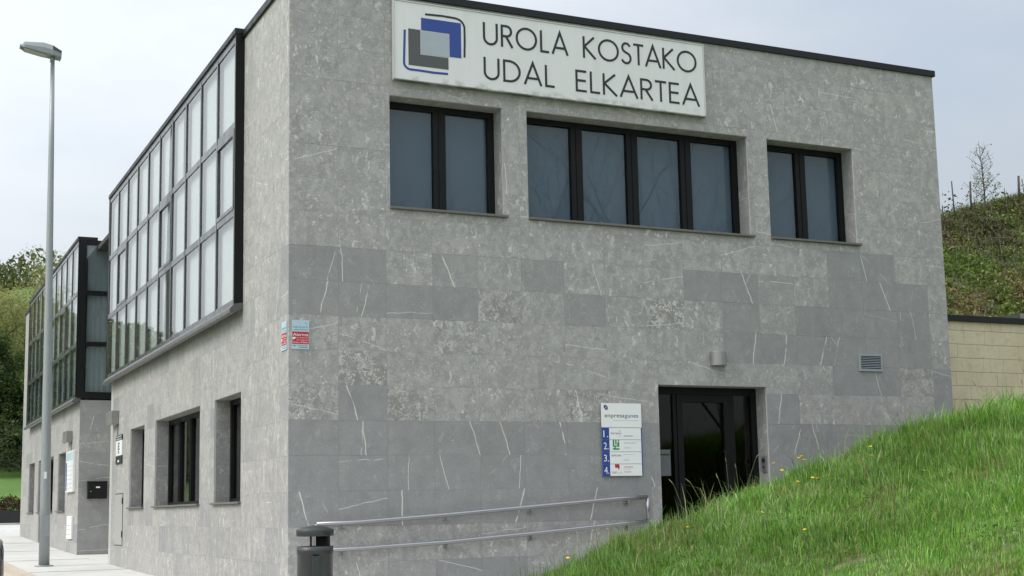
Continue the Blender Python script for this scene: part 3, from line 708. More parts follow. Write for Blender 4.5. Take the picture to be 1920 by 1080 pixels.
def text(body, x, z, h, parent, yface, mat, name='lettering', width=None, rz=None, loc=None):
    """built-in font as a thin mesh; lower left at (x, z) in the parent's XZ plane, width fitted if given"""
    cu = bpy.data.curves.new('t', 'FONT'); cu.body = body; cu.size = 1.0; cu.extrude = 0.0; cu.resolution_u = 3
    ob = bpy.data.objects.new('t', cu); me = bpy.data.meshes.new_from_object(ob)
    bpy.data.objects.remove(ob); bpy.data.curves.remove(cu)
    co = np.empty(len(me.vertices)*3, np.float32); me.vertices.foreach_get('co', co); co = co.reshape(-1, 3)
    if len(co) == 0: return None
    sx = h/0.70 if width is None else width/max(1e-6, co[:, 0].max()-co[:, 0].min()); x_min = co[:, 0].min()
    V = np.c_[x+(co[:, 0]-x_min)*sx, np.full(len(co), yface), z+co[:, 1]*h/0.70]
    me.vertices.foreach_set('co', V.astype(np.float32).ravel()); me.materials.clear(); me.materials.append(mat); me.update(); me.name = name
    o = bpy.data.objects.new(name, me); col.objects.link(o); o.parent = parent; return o
def rect(mb, x0, x1, z0, z1, y): mb.quad((x0, y, z0), (x1, y, z0), (x1, y, z1), (x0, y, z1)); return mb

# ------------------------------------------------------------------ big name sign
def name_sign():
    t = tag(empty('name_sign', (3.45, 0, 6.13)), 'long white sign with blue and grey square emblem above the upper windows', 'sign')
    inv = Vector((-3.45, 0, -6.13)); x0, x1, z0, z1 = 1.275, 5.665, 6.135, 7.11; yf = -0.075
    def fin(o): o.location = inv; return o
    fin(MB().box(x0, x1, yf, -0.018, z0, z1).build('panel', MT['sign_white'], t, bevel=.006))
    fr = MB(); e = .014; fr.box(x0-e, x0, yf-.008, -.015, z0-e, z1+e).box(x1, x1+e, yf-.008, -.015, z0-e, z1+e).box(x0, x1, yf-.008, -.015, z1, z1+e).box(x0, x1, yf-.008, -.015, z0-e, z0)
    fin(fr.build('frame', MT['sign_edge'], t))
    fin(MB().box(2.0, 2.1, -.018, -.003, 6.3, 6.9).box(4.8, 4.9, -.018, -.003, 6.3, 6.9).build('bracket', MT['alu'], t))
    # emblem
    y = yf
    bl = MB(); bl.prism([(1.617, 6.935), (1.617, 6.778), (1.987, 6.778), (1.987, 6.488), (2.142, 6.488), (2.142, 6.935)], 'y', y-.003, y+.002); fin(bl.build('emblem_blue', MT['blue'], t))
    gr = MB(); gr.prism([(1.450, 6.778), (1.450, 6.322), (1.970, 6.322), (1.970, 6.470), (1.606, 6.470), (1.606, 6.778)], 'y', y-.003, y+.002); fin(gr.build('emblem_grey', MT['dgrey'], t))
    fin(MB().box(1.614, 1.980, y-.003, y+.002, 6.478, 6.770).build('emblem_square', MT['lgrey'], t))
    s1 = MB(); ribbon(s1, [(1.67, 6.985), (1.9, 6.995), (2.06, 6.99)]+arc(2.08, 6.87, .11, .115, 80, 5, 7)+[(2.19, 6.70), (2.184, 6.505)], .026, y-.003, y+.001); fin(s1.build('emblem_stroke', MT['ink'], t))
    s2 = MB(); ribbon(s2, [(1.405, 6.755), (1.398, 6.55), (1.392, 6.36)]+arc(1.475, 6.345, .082, .078, 185, 268, 6)+[(1.60, 6.267), (1.78, 6.262), (1.962, 6.268)], .028, y-.003, y+.001); fin(s2.build('emblem_stroke', MT['blue'], t))
    h = tag(empty('tmp'), None); 
    bpy.data.objects.remove(h)
    n0 = set(bpy.data.objects)
    word('UROLA', 2.435, 3.625, 6.708, .287, t, yf, MT['ink'], .12); word('KOSTAKO', 3.835, 5.565, 6.712, .287, t, yf, MT['ink'], .07)
    word('UDAL', 2.435, 3.425, 6.262, .285, t, yf, MT['ink'], .13); word('ELKARTEA', 3.715, 5.585, 6.255, .285, t, yf, MT['ink'], .09)
    for o in bpy.data.objects:
        if o not in n0: o.location = inv
def sign_mats():
    m, nt, b, o = new_mat('weathered_sign_white'); q = NB(nt); p = q.n('ShaderNodeNewGeometry').outputs['Position']
    x, y, z = q.sep(p)
    n = q.noise(q.vmath('MULTIPLY', p, (6, 6, 0.8)), 1.5, 4)
    c = q.mix(q.rng(n, .45, .75, 0, .5), (0.70, 0.70, 0.69), (0.63, 0.63, 0.615))
    low = q.math('MULTIPLY', q.rng(z, 6.13, 6.24, 1.0, 0.0), q.rng(q.noise(p, 9.0, 4), .42, .7, 0, 1))   # algae along the wet lower edge
    c = q.mix(q.math('MULTIPLY', low, .55), c, (0.17, 0.20, 0.13)); q.l(c, b.inputs['Base Color']); b.inputs['Roughness'].default_value = .45
    MT['sign_white'] = m
    m, nt, b, o = new_mat('sign_edge'); q = NB(nt); p = q.n('ShaderNodeNewGeometry').outputs['Position']; x, y, z = q.sep(p)
    c = q.mix(q.math('MULTIPLY', q.rng(z, 6.12, 6.15, 1.0, 0.0), q.rng(q.noise(p, 4.0, 4), .3, .6, .5, 1)), (0.52, 0.52, 0.50), (0.075, 0.095, 0.05))
    q.l(c, b.inputs['Base Color']); b.inputs['Roughness'].default_value = .5; MT['sign_edge'] = m
sign_mats(); name_sign()

# ------------------------------------------------------------------ directory board beside the door
def directory():
    x0, x1, z0, z1 = 3.975, 4.548, 1.385, 2.288; yf = -0.035
    t = tag(empty('directory_board', (x0, 0, z0)), 'white directory board with four numbered blue rows beside the entrance door', 'sign'); n0 = set(bpy.data.objects)
    zt = [2.288, 1.985, 1.835, 1.685, 1.535, 1.385]
    MB().box(x0+.004, x1-.004, yf+.006, -.004, z0+.004, z1-.004).build('backing', MT['alu'], t)
    MB().box(x0, x1, yf, yf+.006, zt[1]+.003, zt[0]).build('header_panel', MT['white'], t, bevel=.002)
    lg = MB(); lg.box(x0+.038, x0+.078, yf-.0015, yf, 2.225, 2.265).build('emblem', MT['blue'], t)
    MB().box(x0+.052, x0+.092, yf-.0025, yf-.0016, 2.208, 2.248).build('emblem', MT['dgrey'], t)
    MB().box(x0+.056, x0+.074, yf-.0032, yf-.0026, 2.226, 2.244).build('emblem', MT['lgrey'], t)
    text('enpresa', x0+.045, 2.112, .052, t, yf-.001, MT['ink'], width=.285); text('gunea', x0+.335, 2.112, .052, t, yf-.001, MT['blue'], width=.195)
    MB().box(x0+.16, x0+.53, yf-.001, yf, 2.072, 2.078).build('fine_print', MT['pale_ink'], t)
    for i in range(4):
        a, b = zt[i+2]+.003, zt[i+1]-.003
        MB().box(x0+.105, x1-.014, yf, yf+.006, a, b).build('row_panel', MT['white'], t); MB().box(x0, x0+.103, yf, yf+.006, a, b).build('number_tab', MT['blue'], t)
        MB().box(x1-.013, x1, yf, yf+.006, a, b).build('edge_tab', MT['blue'], t)
        text('%d.' % (i+1), x0+.02, a+.028, .085, t, yf-.001, MT['white'], width=.068)
    text('Garapen', x0+.125, 1.905, .026, t, yf-.001, MT['dgrey'], width=.15)
    d = MB(); d.quad((x0+.245, yf-.001, 1.95), (x0+.27, yf-.001, 1.94), (x0+.265, yf-.001, 1.935), (x0+.24, yf-.001, 1.945)).quad((x0+.245, yf-.001, 1.875), (x0+.26, yf-.001, 1.89), (x0+.265, yf-.001, 1.885), (x0+.25, yf-.001, 1.87)).build('mark', MT['teal'], t)
    MB().box(x0+.31, x0+.44, yf-.001, yf, 1.878, 1.886).build('fine_print', MT['teal'], t)
    g = MB()
    for u0, u1, w0, w1 in ((.15, .172, .06, .144), (.172, .215, .06, .075), (.185, .205, .085, .144), (.215, .243, .06, .118), (.222, .243, .126, .144), (.15, .243, .022, .042), (.172, .19, .042, .06)):
        g.box(x0+u0, x0+u1, yf-.001, yf, 1.688+w0, 1.688+w1)
    g.build('mark', MT['green'], t)
    for w in (.112, .10, .05, .04): MB().box(x0+.31, x0+(.48 if w > .08 else .40), yf-.001, yf, 1.688+w, 1.688+w+.005).build('fine_print', MT['pale_ink'], t)
    text('ASMOLAN', x0+.125, 1.628, .024, t, yf-.001, MT['dgrey'], width=.14)
    for w in (.112, .05, .04): MB().box(x0+.30, x0+(.48 if w > .08 else .38), yf-.001, yf, 1.538+w, 1.538+w+.005).build('fine_print', MT['pale_ink'], t)
    MB().prism([(x0+.17, 1.53), (x0+.235, 1.53), (x0+.238, 1.485), (x0+.225, 1.462), (x0+.215, 1.485), (x0+.195, 1.49), (x0+.185, 1.478), (x0+.172, 1.50)], 'y', yf-.001, yf).build('mark', MT['red'], t)
    text('UAP', x0+.125, 1.418, .026, t, yf-.001, MT['red'], width=.07); text('aldi', x0+.20, 1.418, .022, t, yf-.001, MT['pale_ink'], width=.07)
    for w, m in ((.112, 'pink'), (.10, 'pink'), (.08, 'pale_ink'), (.05, 'pink'), (.036, 'pale_ink')): MB().box(x0+.30, x0+(.43 if w > .08 else .40), yf-.001, yf, 1.388+w, 1.388+w+.005).build('fine_print', MT[m], t)
    for o in list(bpy.data.objects):
        if o not in n0: o.location = (-x0, 0, -z0)
directory()

# ------------------------------------------------------------------ alarm stickers at the corner
def sticker(loc, rz, w, h, label):
    t = tag(empty('alarm_sign', loc, rz), label, 'sign', 'alarm notices at the corner')
    y = -.008; MB().box(0, w, y, -.002, 0, h).build('plate', MT['skyblue'], t)
    MB().box(w*.02, w*.98, y-.001, y, h*.17, h*.60).build('red_panel', MT['red'], t)
    text('verisure', w*.06, h*.72, h*.10, t, y-.0012, MT['teal'], width=w*.86)
    MB().box(w*.1, w*.9, y-.001, y, h*.655, h*.67).build('fine_print', MT['dgrey'], t)
    MB().quad((w*.74, y-.001, h*.93), (w*.79, y-.001, h*.93), (w*.9, y-.001, h*.86), (w*.86, y-.001, h*.85)).build('mark', MT['teal'], t)
    text('Alarma', w*.06, h*.45, h*.10, t, y-.002, MT['white'], width=w*.88)
    MB().quad((w*.04, y-.002, h*.32), (w*.22, y-.002, h*.37), (w*.2, y-.002, h*.41), (w*.04, y-.002, h*.40)).build('mark', MT['white'], t)
    text('por grabacion', w*.27, h*.375, h*.035, t, y-.002, MT['white'], width=w*.66); text('de imagenes', w*.27, h*.30, h*.035, t, y-.002, MT['white'], width=w*.66)
    text('Aviso a Policia', w*.06, h*.21, h*.055, t, y-.002, MT['white'], width=w*.86)
    MB().box(w*.1, w*.2, y-.001, y, h*.10, h*.13).build('mark', MT['ink'], t); MB().box(w*.35, w*.92, y-.001, y, h*.115, h*.128).build('fine_print', MT['dgrey'], t); MB().box(w*.4, w*.92, y-.001, y, h*.05, h*.07).build('fine_print', MT['dgrey'], t)
sticker((.036, -.001, 2.848), 0, .2, .33, 'red and pale blue alarm notice at the corner, on the wall with the door')
sticker((-.001, .26, 2.848), R(-90), .2, .33, 'red and pale blue alarm notice at the corner, on the wall with the glazed bays')

# ------------------------------------------------------------------ small fixtures on the front
def wall_lamp_front():
    t = tag(empty('wall_lamp', (5.745, 0, 2.80)), 'half-round grey metal wall lamp above the entrance door', 'lamp')
    m = MB(); pts = [(.115*math.cos(R(a)), -.13*math.sin(R(a))-.004) for a in range(0, 181, 12)]
    m.prism(pts, 'z', 0.0, .185); m.build('housing', MT['alu'], t, bevel=.004)
    MB().box(-.09, .09, -.004, -.001, .02, .16).build('back_plate', MT['dgrey'], t)
wall_lamp_front()
def vent():
    x0, z0, w, h = 8.064, 2.79, .402, .235; t = tag(empty('air_vent', (x0, 0, z0)), 'grey louvred ventilation grille on the wall right of the door', 'vent')
    t['label'] = 'grey louvred ventilation grille set in the stone wall above the grass'
    e = .024; f = MB().box(0, e, -.022, -.001, 0, h).box(w-e, w, -.022, -.001, 0, h).box(e, w-e, -.022, -.001, 0, e).box(e, w-e, -.022, -.001, h-e, h); f.build('frame', MT['vent'], t)
    MB().box(e, w-e, -.004, -.0015, e, h-e).build('backing', MT['ink'], t)
    n = 8; p = (h-2*e)/n
    for i in range(n):
        z = e+p*i; s = MB(); s.prism([(-.020, z+.002), (-.019, z+.004), (-.006, z+p*.62), (-.006, z+p*.52)], 'x', e, w-e); s.build('louvre_slat', MT['vent'], t)
vent()
def handrail():
    t = tag(empty('handrail', (0.3, 0, 0)), 'double stainless steel handrail rising along the stone wall', 'handrail'); y = -.075
    P1 = [(.30, y, .888), (.79, y, .897), (1.88, y, .958), (2.974, y, 1.03), (4.20, y, 1.11), (4.575, y, 1.122)]
    P2 = [(.30, y, .597), (.80, y, .604), (1.86, y, .645), (2.974, y, .715), (4.20, y, .80), (4.575, y, .825)]
    off = lambda P: [(p[0]-.3, p[1], p[2]) for p in P]
    MB().tube(off(P1), .0245, 12).build('rail', MT['steel'], t); MB().tube(off(P2), .0245, 12).build('rail', MT['steel'], t)
    MB().tube([(4.275, y, .826), (4.275, y, 1.121)], .0235, 12).build('end_post', MT['steel'], t); MB().tube([(0.0, y, .597), (0.0, y, .888)], .0235, 12).build('end_post', MT['steel'], t)
    for x in (.62, 1.88, 2.974, 4.30):
        for P in (P1, P2):
            z = float(np.interp(x, [p[0] for p in P], [p[2] for p in P]))
            m = MB(); m.tube([(x-.3, -.001, z-.06), (x-.3, -.012, z-.06)], .032, 12); m.tube([(x-.3, -.01, z-.06), (x-.3, -.07, z-.058), (x-.3, -.075, z-.02)], .009, 8); m.build('bracket', MT['steel'], t)
handrail()
def intercom():
    t = tag(empty('intercom', (6.497, .10, 1.42)), 'small steel intercom panel on the door jamb', 'intercom')
    MB().box(-.022, -.001, -.05, .05, 0, .21).build('case', MT['alu'], t, bevel=.004)
    MB().box(-.026, -.0225, -.03, .03, .13, .18).build('speaker_grille', MT['ink'], t); MB().box(-.028, -.0225, -.012, .012, .05, .08).build('button', MT['ink'], t)
    # letter box on the opposite jamb
    q = tag(empty('letter_box', (4.835, .13, 1.385)), 'grey metal letter box on the left jamb of the entrance door', 'letter box')
    q['label'] = 'grey metal letter box inside the entrance recess'
    m = MB(); m.prism([(-.09, 0), (.09, 0), (.09, .30), (.02, .33), (-.09, .33)], 'x', .0, .17); m.build('case', MT['box_grey'], q, bevel=.004); MB().box(.02, .15, -.095, -.0905, .26, .275).build('slot', MT['ink'], q)
intercom()

# ------------------------------------------------------------------ fixtures on the side wall
def side_lamp(y, label):
    t = tag(empty('wall_lamp', (0, y, 2.70)), label, 'lamp', 'square lamps on the side wall')
    MB().box(-.14, -.001, -.33, .33, .03, .28).build('housing', MT['alu'], t, bevel=.006); MB().box(-.12, -.02, -.30, .30, .018, .0295).build('diffuser', MT['lens'], t)
    MB().tube([(-.012, -.25, .03), (-.012, -.25, -.18)], .008, 6).build('conduit', MT['alu'], t)
side_lamp(11.72, 'square grey wall lamp above the small black and white plate'); side_lamp(18.1, 'square grey wall lamp above the tall pale notice board')
def number_plate():
    t = tag(empty('wall_plate', (-.001, 11.25, 1.98)), 'small upright black and white plate beside a narrow side window', 'sign')
    MB().box(-.02, -.001, -.33, .33, .15, .43).build('white_panel', MT['white'], t); MB().box(-.02, -.001, -.33, .33, .43, .53).build('black_band', MT['ink'], t)
    MB().box(-.02, -.001, -.33, .33, .0, .15).build('black_band', MT['ink'], t)
    m = MB()
    for i, (z, w, h) in enumerate(((.19, .05, .05), (.255, .09, .03), (.30, .06, .045), (.36, .08, .03))): m.box(-.0215, -.0202, -w, w, z, z+h)
    m.build('mark', MT['ink'], t); MB().box(-.0215, -.0202, -.28, .28, .45, .465).box(-.0215, -.0202, -.28, .28, .495, .51).build('fine_print', MT['pale_ink'], t)
    MB().box(-.0215, -.0202, -.06, .10, .03, .07).build('mark', MT['white'], t)
number_plate()
def hatch():
    t = tag(empty('meter_hatch', (0, 11.2, .50)), 'flush stone-grey meter hatch with dark edge low on the side wall', 'hatch')
    MB().box(-.010, -.002, -.40, .40, 0, .915).build('door', MT['hatch_grey'], t)
    m = MB(); e = .02; m.box(-.006, -.0015, -.40-e, -.40, -e, .915+e).box(-.006, -.0015, .40, .40+e, -e, .915+e).box(-.006, -.0015, -.40, .40, .915, .915+e).box(-.006, -.0015, -.40, .40, -e, 0); m.build('frame', MT['dgrey'], t)
    for z in (.14, .74): MB().box(-.02, -.010, -.43, -.37, z, z+.11).build('hinge', MT['ink'], t)
MT['hatch_grey'] = simple('hatch_grey', (0.34, 0.34, 0.325), .6, 0, .10, 9.0); hatch()
def notice_and_box():
    t = tag(empty('notice_board', (0, 17.75, 1.58)), 'tall pale notice board hung on the side wall past the recess', 'sign')
    MB().box(-.06, -.002, -.60, .60, 0, .93).build('panel', MT['white'], t, bevel=.005)
    MB().box(-.0615, -.0602, -.56, .56, .72, .90).build('header', MT['skyblue'], t)
    for i in range(6): MB().box(-.0615, -.0602, -.5, .35, .08+i*.1, .10+i*.1).build('fine_print', MT['pale_ink'], t)
    MB().box(-.0615, -.0602, .40, .56, .04, .68).build('edge_band', MT['blue'], t)
    q = tag(empty('gas_meter_box', (0, 17.68, .53)), 'white plastic meter box low on the side wall under the notice board', 'meter box')
    MB().box(-.05, -.002, -.38, .38, 0, .51).build('case', MT['pvc'], q, bevel=.008)
    for z in (.10, .20, .30): MB().box(-.0525, -.0505, -.30, .30, z, z+.008).build('groove', MT['dgrey'], q)
    m = tag(empty('letter_box', (.185, 16.65, 1.41)), 'black metal letter box with white name tag in the wall recess', 'letter box')
    MB().box(0, .41, -.17, -.003, 0, .36).build('case', MT['black'], m, bevel=.006); MB().box(-.006, .416, -.185, -.002, .3605, .382).build('lid', MT['black'], m)
    MB().box(.17, .255, -.1725, -.1705, .235, .265).build('name_tag', MT['white'], m); MB().tube([(.06, -.1705, .16), (.06, -.178, .16)], .012, 8).build('lock', MT['steel'], m)
notice_and_box()

# ------------------------------------------------------------------ street lamp
def street_lamp():
    t = tag(empty('street_lamp', (-1.18, 12.2, float(zg(12.2)))), 'tall grey galvanised street lamp with a single flat lamp head', 'street lamp')
    H = 9.82
    MB().tube([(0, 0, 0), (-.01, 0, 1.2), (-.035, 0, 4), (-.075, 0, 8), (-.095, 0, H)], [.098, .094, .078, .052, .038], 18).build('pole', MT['galv'], t)
    MB().lathe([(0, .02), (.17, .02), (.17, .001), (.0, .0)], seg=20).build('base_plate', MT['galv'], t)
    MB().box(-.07, .07, -.1015, -.094, .55, .95).build('access_door', MT['galv'], t); MB().box(-.122, -.088, -.03, .03, .45, .95).build('cable_box', MT['galv'], t)
    MB().box(-.055, -.005, -.0925, -.084, 1.62, 1.75).build('sticker', MT['white'], t)
    hd = MB(); yw = [(-.62, .08), (-.55, .12), (-.2, .14), (-.02, .145), (.15, .12)]
    top = [.12, .185, .225, .20, .12]; low = [.075, .05, .0, -.02, -.035]
    n0 = len(hd.v)
    for (x, w), a, b in zip(yw, top, low):
        for dy, z in ((-w, b), (-w*1.02, (a+b)/2), (-w*.7, a), (w*.7, a), (w*1.02, (a+b)/2), (w, b)): hd.v.append((x, dy, z))
    for i in range(4):
        for k in range(6):
            k2 = (k+1) % 6; A = n0+i*6; hd.f.append((A+k, A+k2, A+6+k2, A+6+k)); hd.m.append(0 if i < 3 or k in (0, 4, 5) else 1); hd.sm.append(False)
    hd.f += [tuple(n0+k for k in range(6)), tuple(n0+24+k for k in reversed(range(6)))]; hd.m += [0, 1]; hd.sm += [False, False]
    h = hd.build('lamp_head', [MT['lamp_grey'], MT['ink']], t, loc=(-.095, 0, H+.03), bevel=.015); h.rotation_euler = (0, R(3), 0)
    MB().prism([(-.54, .052), (-.20, .006), (-.12, .0), (-.12, -.022), (-.20, -.018), (-.54, .03)], 'y', -.10, .10).build('lens', MT['lens'], h)
    MB().tube([(0, 0, -.12), (0, 0, .02)], .045, 12).build('spigot', MT['galv'], h)
street_lamp()

# ------------------------------------------------------------------ litter bin
def litter_bin():
    y = -2.0; z0 = float(zg(y)); t = tag(empty('litter_bin', (-.305, y, z0)), 'dark grey-green round litter bin with domed lid before the wall corner', 'litter bin')
    top = .695-z0
    b = MB(); b.lathe([(.165, .06), (.172, .12), (.172, top-.08), (.176, top-.078), (.176, top), (.160, top), (.158, top-.25), (.0, top-.3)], seg=32); b.build('body', MT['bin'], t)
    MB().box(-.085, -.01, -.186, -.168, .15, top-.09).build('front_rib', MT['bin'], t, bevel=.004)
    MB().lathe([(.0, 0.0), (.19, 0.0), (.19, .025), (.05, .03), (.05, .08)], seg=24).build('foot', MT['bin'], t)
    MB().lathe([(0, top+.095), (.176, top+.095), (.181, top+.10), (.181, top+.155), (.178, top+.160), (.11, top+.185), (0, top+.200)], seg=32).build('lid', MT['bin'], t)
    m = MB(); pts = [(.145*math.cos(R(a)), .145*math.sin(R(a))) for a in range(-50, 71, 10)]; pts += [(.125*math.cos(R(a)), .125*math.sin(R(a))) for a in range(70, -51, -10)]
    m.prism(pts, 'z', top-.05, top+.097); m.build('lid_support', MT['black'], t)
    MB().tube([(-.005, .12, top-.05), (-.005, .12, top+.097)], .010, 8).build('lid_rod', MT['bin'], t)
litter_bin()

# ------------------------------------------------------------------ cream block wall on the right, with its return
def block_wall():
    yw = 0.5; t = tag(empty('block_wall', (9.8, yw, 0)), 'cream concrete-block wall with black coping beside the stone building', 'wall')
    x0, x1, zt = 0.0, 16.0, 3.64; MB().box(x0, x1, .012, .22, 0, zt).build('core', MT['core'], t)
    cache = {}; r = 0; z = zt
    hs = [.135]+[.2065]*15
    for r, h in enumerate(hs):
        zb = z-h; x = x0-(0.2 if r % 2 else 0.0)+.06*(r % 3)
        while x < x1:
            a, b = max(x0, x)+.002, min(x1, x+.405)-.002
            if b-a > .03 and r < 9 and x < 4.5:
                key = (round(b-a, 3), round(h, 3))
                if key not in cache:
                    w = (b-a)/2; hh = h/2-.0025; mm = MB().box(-w, w, 0, .03, -hh, hh); o = mm.build('block', MT['block'], t); cache[key] = o.data
                else: o = bpy.data.objects.new('block', cache[key]); col.objects.link(o); o.parent = t
                o.location = ((a+b)/2, -.012+random.uniform(-.002, .002), zb+h/2)
            x += .405
        z = zb
    MB().box(4.9, x1, -.012, .012, 0, zt-.01).build('far_face', MT['block'], t)
    MB().box(x0, x1, -.06, .27, zt+.001, zt+.085).build('coping', MT['coping'], t)
    # return wall going back
    q = tag(empty('block_wall', (11.95, .75, 0)), 'cream block wall running back behind the coped block wall', 'wall')
    MB().box(0, .2, 0, 8, 0, 3.78).build('face', MT['block'], q); MB().box(-.05, .25, 0, 8.05, 3.781, 3.86).build('coping', MT['alu'], q)
block_wall()

# ------------------------------------------------------------------ grass bank before the entrance
def crest(X): return np.interp(X, [-6, 0.6, 1.78, 3.28, 4.66, 6.16, 7.34, 8.5, 11, 16], [-.9, -.03, .33, .75, 1.20, 1.61, 1.91, 2.14, 2.60, 3.1])-.13
def bank_fn(X, Y):
    f = crest(X)+np.where(Y < -2.5, .125*(Y+2.5), 0)+.055*(vnoise(X*1.5, Y*1.5, 2)-.5)+.10*(vnoise(X*.6+9, Y*.6, 4)-.5)
    back = np.clip((Y+2.15)/.9, 0, 1); back = back*back*(3-2*back)
    tail = np.clip((X-9.3)/1.5, 0, 1)                        # past the building the bank runs on to the block wall
    low = np.where(X < 9.6, -0.1+0*X, crest(X)-.35)
    return f*(1-back)+(low*(1-tail)+(crest(X)-.25)*tail)*back
bank = grid_mesh('grass_bank', -1.0, 16, -13, -0.9, 120, 100, bank_fn, MT['turf']); tag(bank, kind='structure')
bk2 = grid_mesh('grass_bank', 9.75, 16, -.9, 0.48, 20, 8, lambda X, Y: crest(X)-.25+0*Y, MT['turf']); tag(bk2, kind='structure')
path = grid_mesh('ramp', 0.6, 6.6, -1.55, -.002, 20, 3, lambda X, Y: np.interp(X, [0.6, .8, 4.6, 6.6], [-.02, .0, .36, .425]), MT['slab']); tag(path, kind='structure')
def bare(X, Y):
    # worn earth showing through low on the bank
    b = np.zeros_like(np.asarray(X, float))
    for cx, cy_, rx, ry in ((3.96, -4.43, .26, .11), (3.72, -4.98, .45, .15), (4.6, -6.0, .25, .10), (3.32, -4.25, .22, .10)):
        b = np.maximum(b, 1.25-np.hypot((X-cx)/rx, (Y-cy_)/ry)*(.7+.6*vnoise(np.asarray(X)*6, np.asarray(Y)*6, 71)))
    return np.clip(b, 0, 1)
def blades(name, n, area, hfun, tones, wid=(.0025, .0055), lean=.45, seed=1):
    g = np.random.default_rng(seed); x0, x1, y0, y1 = area
    X = g.uniform(x0, x1, n*3); Y = g.uniform(y0, y1, n*3)
    d = np.c_[X, Y, bank_fn(X, Y)+.1]-CAM; zc = d@CW; px = 960+FPX*(d@CR)/zc; py = CY-FPX*(d@CU)/zc
    clump = vnoise(X*5, Y*5, 8)*.6+vnoise(X*1.7, Y*1.7, 9)*.6
    ok = (bank_fn(X, Y) > zg(Y)+.02) & (px > -300) & (px < 2300) & (py < 1330) & (g.uniform(0, 1.1, n*3) < .28+clump) & (Y < -1.75) & (bare(X, Y) < g.uniform(.3, .9, n*3))
    X, Y = X[ok][:n], Y[ok][:n]; n = len(X); Z = bank_fn(X, Y)-.01
    h = hfun(X, Y, g)*np.where(g.uniform(0, 1, n) < .05, g.uniform(1.3, 1.9, n), g.uniform(.5, 1.2, n)); w = g.uniform(*wid, n)*(.6+h*1.5)
    th = g.uniform(0, 2*np.pi, n); ph = g.uniform(0, 2*np.pi, n); ln = lean*h*np.abs(g.normal(0.7, .65, n))
    # blades in one tuft lean alike
    ph = np.where(g.uniform(0, 1, n) < .55, ph, ph*.25+2*np.pi*vnoise(X*2.3, Y*2.3, 6)*1.6)
    wx, wy = np.cos(th)*w, np.sin(th)*w; lx, ly = np.cos(ph)*ln, np.sin(ph)*ln
    V = np.empty((n, 5, 3)); B = np.c_[X, Y, Z]
    V[:, 0] = B-np.c_[wx, wy, 0*w]; V[:, 1] = B+np.c_[wx, wy, 0*w]
    mid = B+np.c_[lx*.35, ly*.35, h*.6]; V[:, 2] = mid+np.c_[wx, wy, 0*w]*.75; V[:, 3] = mid-np.c_[wx, wy, 0*w]*.75
    V[:, 4] = B+np.c_[lx, ly, np.maximum(h*.35, h-ln*.35)]
    i = np.arange(n)[:, None]*5; F = np.concatenate([i+[0, 1, 2], i+[0, 2, 3], i+[3, 2, 4]], 1).reshape(-1, 3)
    T = np.array(tones)[g.choice(len(tones), n, p=None)]; patch = vnoise(X*.9, Y*.9, 12)[:, None]
    T = 1.08*T*(g.uniform(.6, 1.45, n)[:, None])*(.85+.45*patch); dry = (vnoise(X*2.1+4, Y*2.1, 15) > .74)[:, None] & (g.uniform(0, 1, n) < .30)[:, None]
    straw = (g.uniform(0, 1, n) < .07)[:, None]; T = np.where(straw, np.array([.36, .33, .16])*g.uniform(.6, 1.1, n)[:, None], T)
    T = np.where(dry, np.array([.26, .25, .10])*g.uniform(.7, 1.2, n)[:, None], T)
    return tag(np_mesh(name, V.reshape(-1, 3), F, MT['grass'], np.repeat(T, 5, 0)), kind='stuff')
GT = [(.135, .28, .035), (.165, .33, .045), (.20, .35, .06), (.065, .16, .025), (.27, .38, .14), (.145, .28, .07), (.09, .22, .03)]
def hturf(X, Y, g):
    up = np.clip((Y+7.2)/4.2, 0, 1)*.55+np.clip((X-3.5)/4, 0, 1)*.45
    return (.04+.16*up)*(.45+.9*vnoise(X*2.4, Y*2.4, 21)**2+.5*vnoise(X*9, Y*9, 22))
tag(blades('bank_grass', 270000, (0.2, 11.5, -9.0, -1.75), hturf, GT), 'long green meadow grass covering the bank', 'grass')
tag(blades('tall_grass', 5200, (1.0, 10.8, -3.4, -1.9), lambda X, Y, g: .20+.10*vnoise(X*2, Y*2, 31), [(.12, .22, .06), (.15, .24, .08), (.22, .24, .10)], (.002, .0035), .55, 5), 'tall thin grass along the top of the bank', 'grass')
def weeds():
    g = np.random.default_rng(33); n = 150; X = g.uniform(1.5, 9.5, n); Y = g.uniform(-7.4, -2.7, n); Z = bank_fn(X, Y); k = 26
    d = g.normal(size=(n, k, 3)); d[:, :, 2] = np.abs(d[:, :, 2])*.6; r = g.uniform(.06, .16, n)
    P = np.c_[X, Y, Z+.02][:, None]+d*r[:, None, None]*.6
    tag(leaf_mesh('bank_weeds', P.reshape(-1, 3), .022, [(.10, .19, .03), (.07, .15, .03), (.16, .25, .05)], None, 34, .5), 'low broad-leaved weeds scattered through the bank grass', 'weeds', None, 'stuff')
